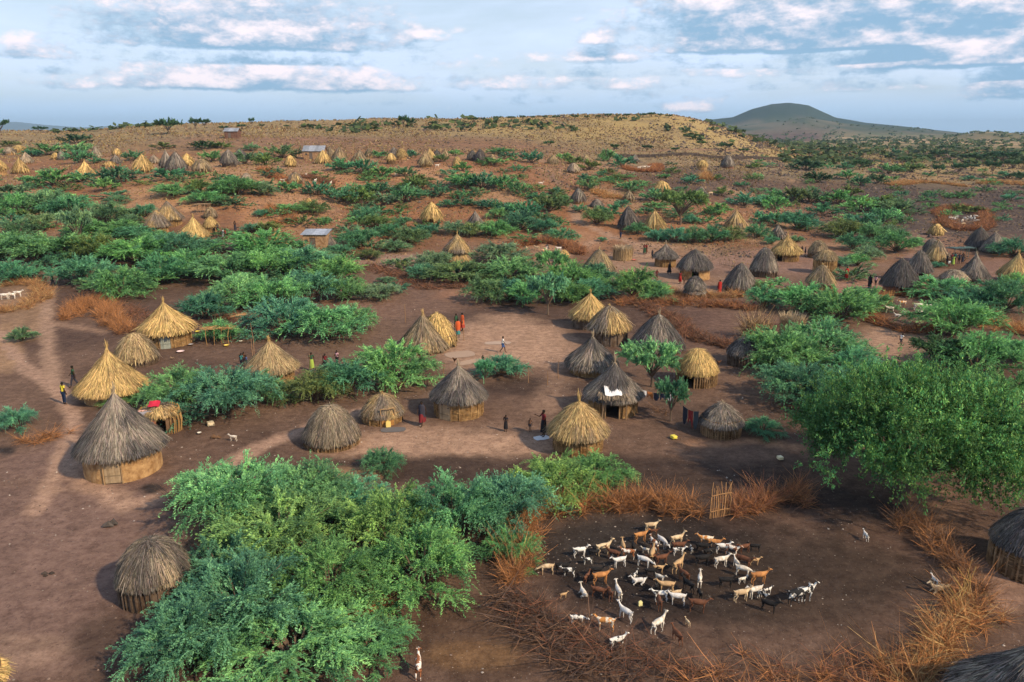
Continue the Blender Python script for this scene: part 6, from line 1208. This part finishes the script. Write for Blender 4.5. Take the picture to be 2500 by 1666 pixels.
def shelter():
    p = at(395,1052); root = empty('patched_shelter', p, .15); tag(root, 'patched stick shelter with red and grey cloths thrown over it, behind the large grey hut', 'shelter', None); rng = np.random.default_rng(9)
    b = Buf(); wl = []
    for t in np.linspace(0, 2*np.pi, 44, endpoint=False):
        if 4.5 < t < 5.3: continue
        x = 1.25*math.cos(t); y = .95*math.sin(t); b.tube([(x, y, -.1), (x*1.03+rng.normal(0, .03), y*1.03, .8), (x*.95, y*.95, 1.55+.15*rng.random())], .035, 5, np.array((.44, .27, .11))*(.5+.7*rng.random()))
    b.lathe([(1.0, -.1), (1.02, 1.0), (.95, 1.45)], 20, (.16, .10, .06), -1.0, 4.2); b.build('wall', M_WOOD, root)
    b = Buf(); thatch(b, rng, 1.25, 1.35, 1.75, 2.0, 900, 'mix', 1.3); b.build('roof', M_THATCH, root)
    for (x, y, z, w_, h_, c, nm, tilt_) in [(-.75,-.95,1.25,1.3,.9,(.26,.25,.29),'grey_blanket',.5),(-.55,-1.12,.75,1.2,.8,(.48,.20,.11),'orange_blanket',.15),(-.2,-.2,1.98,.7,.6,(.50,.03,.06),'red_cloth',1.2),(-.95,-.6,1.45,1.0,.5,(.60,.36,.33),'pink_cloth',.6)]:
        k = 9; X, Y = np.meshgrid(np.linspace(-.5, .5, k), np.linspace(-.5, .5, k)); Z = .05*np.sin(X*9)+.04*np.cos(Y*7); V = np.stack([X*w_, Y*h_*math.sin(tilt_)+Z, Y*h_*math.cos(tilt_)-.15*X**2], 2).reshape(-1, 3)+np.array([x, y, z]); i = np.arange(k-1)[:, None]*k+np.arange(k-1); q = Buf(); q.add(V, np.stack([i, i+1, i+k+1, i+k], 2).reshape(-1, 4), c); q.add(V+np.array([0, .012, -.004]), np.stack([i+k, i+k+1, i+1, i], 2).reshape(-1, 4), np.array(c)*.8)
        o = q.build(nm, M_CLOTH, smooth=True); o.location = root.location; o.rotation_euler = root.rotation_euler; tag(o, {'grey_blanket': 'grey blanket hanging over the patched shelter wall', 'orange_blanket': 'orange brown blanket hung lowest on the patched shelter', 'red_cloth': 'bright red cloth bundle on top of the patched shelter', 'pink_cloth': 'pink cloth beside the grey blanket on the patched shelter'}[nm], nm.split('_')[1])
shelter()
# clothes line and cloths
def hang(u0, v0, u1, v1, z0, z1, cols, labels, drop=1.0):
    a = at(u0, v0); b_ = at(u1, v1); A = a+Vector((0, 0, z0)); Bv = b_+Vector((0, 0, z1)); q = Buf(); q.tube([tuple(A.lerp(Bv, t)-A-Vector((0, 0, .15*math.sin(t*math.pi)))) for t in np.linspace(0, 1, 9)], .012, 5, (.25, .2, .15)); o = q.build('clothes_line', M_WOOD); o.location = A; tag(o, labels[0], 'clothes line'); n = len(cols)
    for i, c in enumerate(cols):
        t0, t1 = (i+.04)/n, (i+.94)/n; k = 10; V = []
        for r_ in range(6):
            for j in range(k): t = t0+(t1-t0)*j/(k-1); p = A.lerp(Bv, t)-A; dz = .15*math.sin(t*math.pi); V.append((p.x, p.y-.02-.05*math.sin(j*1.3)*r_/5-.02*r_, p.z-dz-r_/5*drop*(.75+.25*math.sin(i*3+j*.5))))
        q = Buf(); f_ = [(r_*k+j, r_*k+j+1, (r_+1)*k+j+1, (r_+1)*k+j) for r_ in range(5) for j in range(k-1)]; q.add(V, f_, c); q.add(np.array(V)+np.array([0, .014, 0]), [x[::-1] for x in f_], np.array(c)*.8); o = q.build('hung_cloth', M_CLOTH, smooth=True); o.location = A; tag(o, labels[i+1], 'cloth', 'cloths on the line')
hang(1562,1000,1640,1010,1.5,1.5,[(.72,.72,.74),(.42,.15,.05),(.05,.05,.07),(.04,.045,.07),(.62,.66,.70)],['line strung from the white porch hut to the small tree','white cloth at the hut end of the line','narrow orange brown cloth next to the white one','black cloth in the middle of the line','navy cloth hanging before the small tree','pale blue cloth in the small tree'],.55)
hang(1664,1040,1703,1062,1.45,1.6,[(.03,.035,.05),(.20,.03,.03),(.05,.06,.07)],['line running down to the grey cone at its end','black cloth on the lower line','dark red cloth on the lower line','long dark cloth touching the grey cone'],1.2)
def porch():
    f = at(1497,1026); root = empty('porch', f, 0); tag(root, 'small pole porch with white cloth before the dark doorway of the grey hut', 'porch')
    for x in (-.75, .85):
        b = Buf(); b.tube([(x, 0, -.1), (x+.03, 0, .8), (x, 0, 1.65)], .045, 6, (.30, .21, .13)); b.build('post', M_WOOD, root)
    b = Buf(); b.tube([(-.95, 0, 1.62), (0, .01, 1.68), (1.05, 0, 1.62)], .04, 6, (.30, .21, .13)); b.build('beam', M_WOOD, root)
    rng = np.random.default_rng(2); b = Buf(); n = 260; P = np.stack([(rng.random(n)-.5)*1.9, .1+.7*rng.random(n), 1.70+.3*rng.random(n)*.5], 1); D = np.stack([rng.normal(0, .1, n), -.4-.4*rng.random(n), -.12-.15*rng.random(n)], 1); b.blades(P, D, np.tile((.025, 0, 0), (n, 1)), np.array((.26, .20, .14))*(.5+rng.random((n, 1)))); b.build('roof', M_THATCH, root)
    k = 9; X, Y = np.meshgrid(np.linspace(-.6, .55, k), np.linspace(-.1, .65, k)); Z = 1.98+.04*np.sin(X*7)+.03*np.cos(Y*9)+.55*(Y-.3); V = np.stack([X, Y, Z], 2).reshape(-1, 3); i = np.arange(k-1)[:, None]*k+np.arange(k-1); q = Buf(); q.add(V, np.stack([i, i+1, i+k+1, i+k], 2).reshape(-1, 4), (.74, .73, .74)); q.add(V-np.array([0, 0, .012]), np.stack([i+k, i+k+1, i+1, i], 2).reshape(-1, 4), (.6, .6, .6)); o = q.build('white_cloth', M_CLOTH, smooth=True); o.location = f; tag(o, 'white cloth spread on the small porch roof', 'cloth')
porch()
def post(u, v, h, label, lean=.1, col=(.30, .18, .10), th=.04):
    p = at(u, v); rng = np.random.default_rng(int(u)); b = Buf(); j = rng.normal(0, lean, 4)*h; b.tube([(0, 0, -.2), (j[0]*.3, j[1]*.3, h*.45), (j[2]*.8, j[3]*.8, h)], [th, th*.85, th*.5], 6, col); o = b.build('pole', M_WOOD); o.location = p; tag(o, label, 'pole')
for q in [(620,866,2.9,'tall leaning pole with blue rag near the tan cone hut'),(617,870,1.6,'short crooked pole beside the tall leaning pole'),(989,788,1.9,'thin pole west of the tan ground-length cone'),(1083,960-40,1.2,'forked stake behind the wicker hut roof'),(1290,935,1.3,'dark stake on the littered strip east of the yard bush'),(1336,940,1.1,'leaning dark stub on the littered strip'),
          (1363,925,1.5,'pale bent stake beside the grey pointed hut'),(1133,832,1.9,'digging stick standing beside the orange dressed women'),(288,1205-70,.01,'')]:
    if q[2] > .1: post(*q)
for i, (u, v, l_) in enumerate([(1110,886,'brown hen pecking on the yard behind the grey wicker hut'),(1755,892,'dark hen beside the golden shelter')]):
    p = at(u, v); me = skin('hen', [(0,0,.20),(.10,0,.24),(.15,0,.33),(.19,0,.32),(-.12,0,.26),(-.18,0,.34),(.02,.03,.10),(.03,.03,0),(.02,-.03,.10),(.03,-.03,0)], [(0,1),(1,2),(2,3),(0,4),(4,5),(0,6),(6,7),(0,8),(8,9)], [.085,.06,.032,.012,.06,.03,.014,.01,.014,.01], 1); me.materials.append(cmat((.10,.05,.03))); o = link('hen', me, None); o.location = p; o.rotation_euler = (0, 0, 2.5+i); o.scale = (1.3,)*3; tag(o, l_, 'hen')
# far dry-stone wall and ravine lip
def stone_wall(pts, h, label):
    P = [at(*q) for q in pts]; rng = np.random.default_rng(len(label)); b = Buf(); c0 = P[0]
    for p, q in zip(P[:-1], P[1:]):
        m_ = int((q-p).length/.45)
        for k in range(m_):
            for lv in range(int(h/.3)):
                s_ = p.lerp(q, (k+rng.random()*.5)/m_); z = gz(s_.x, s_.y)+lv*.28+.05; b.box((s_.x-c0.x+rng.normal(0, .08), s_.y-c0.y+rng.normal(0, .12), z-c0.z), (.42+.2*rng.random(), .4, .30), rng.random()*.6, np.array((.10, .078, .068))*(.6+.9*rng.random()))
    o = b.build('dry_stone_wall', M_ROCK); o.location = c0; tag(o, label, 'wall')
stone_wall([(1480,383),(1600,384),(1760,388),(1880,390),(1960,392)],1.2,'long dark dry stone wall along the foot of the yellow hill')
stone_wall([(2050,391),(2110,393),(2160,397)],1.0,'short dark stone wall on the valley side of the hill')
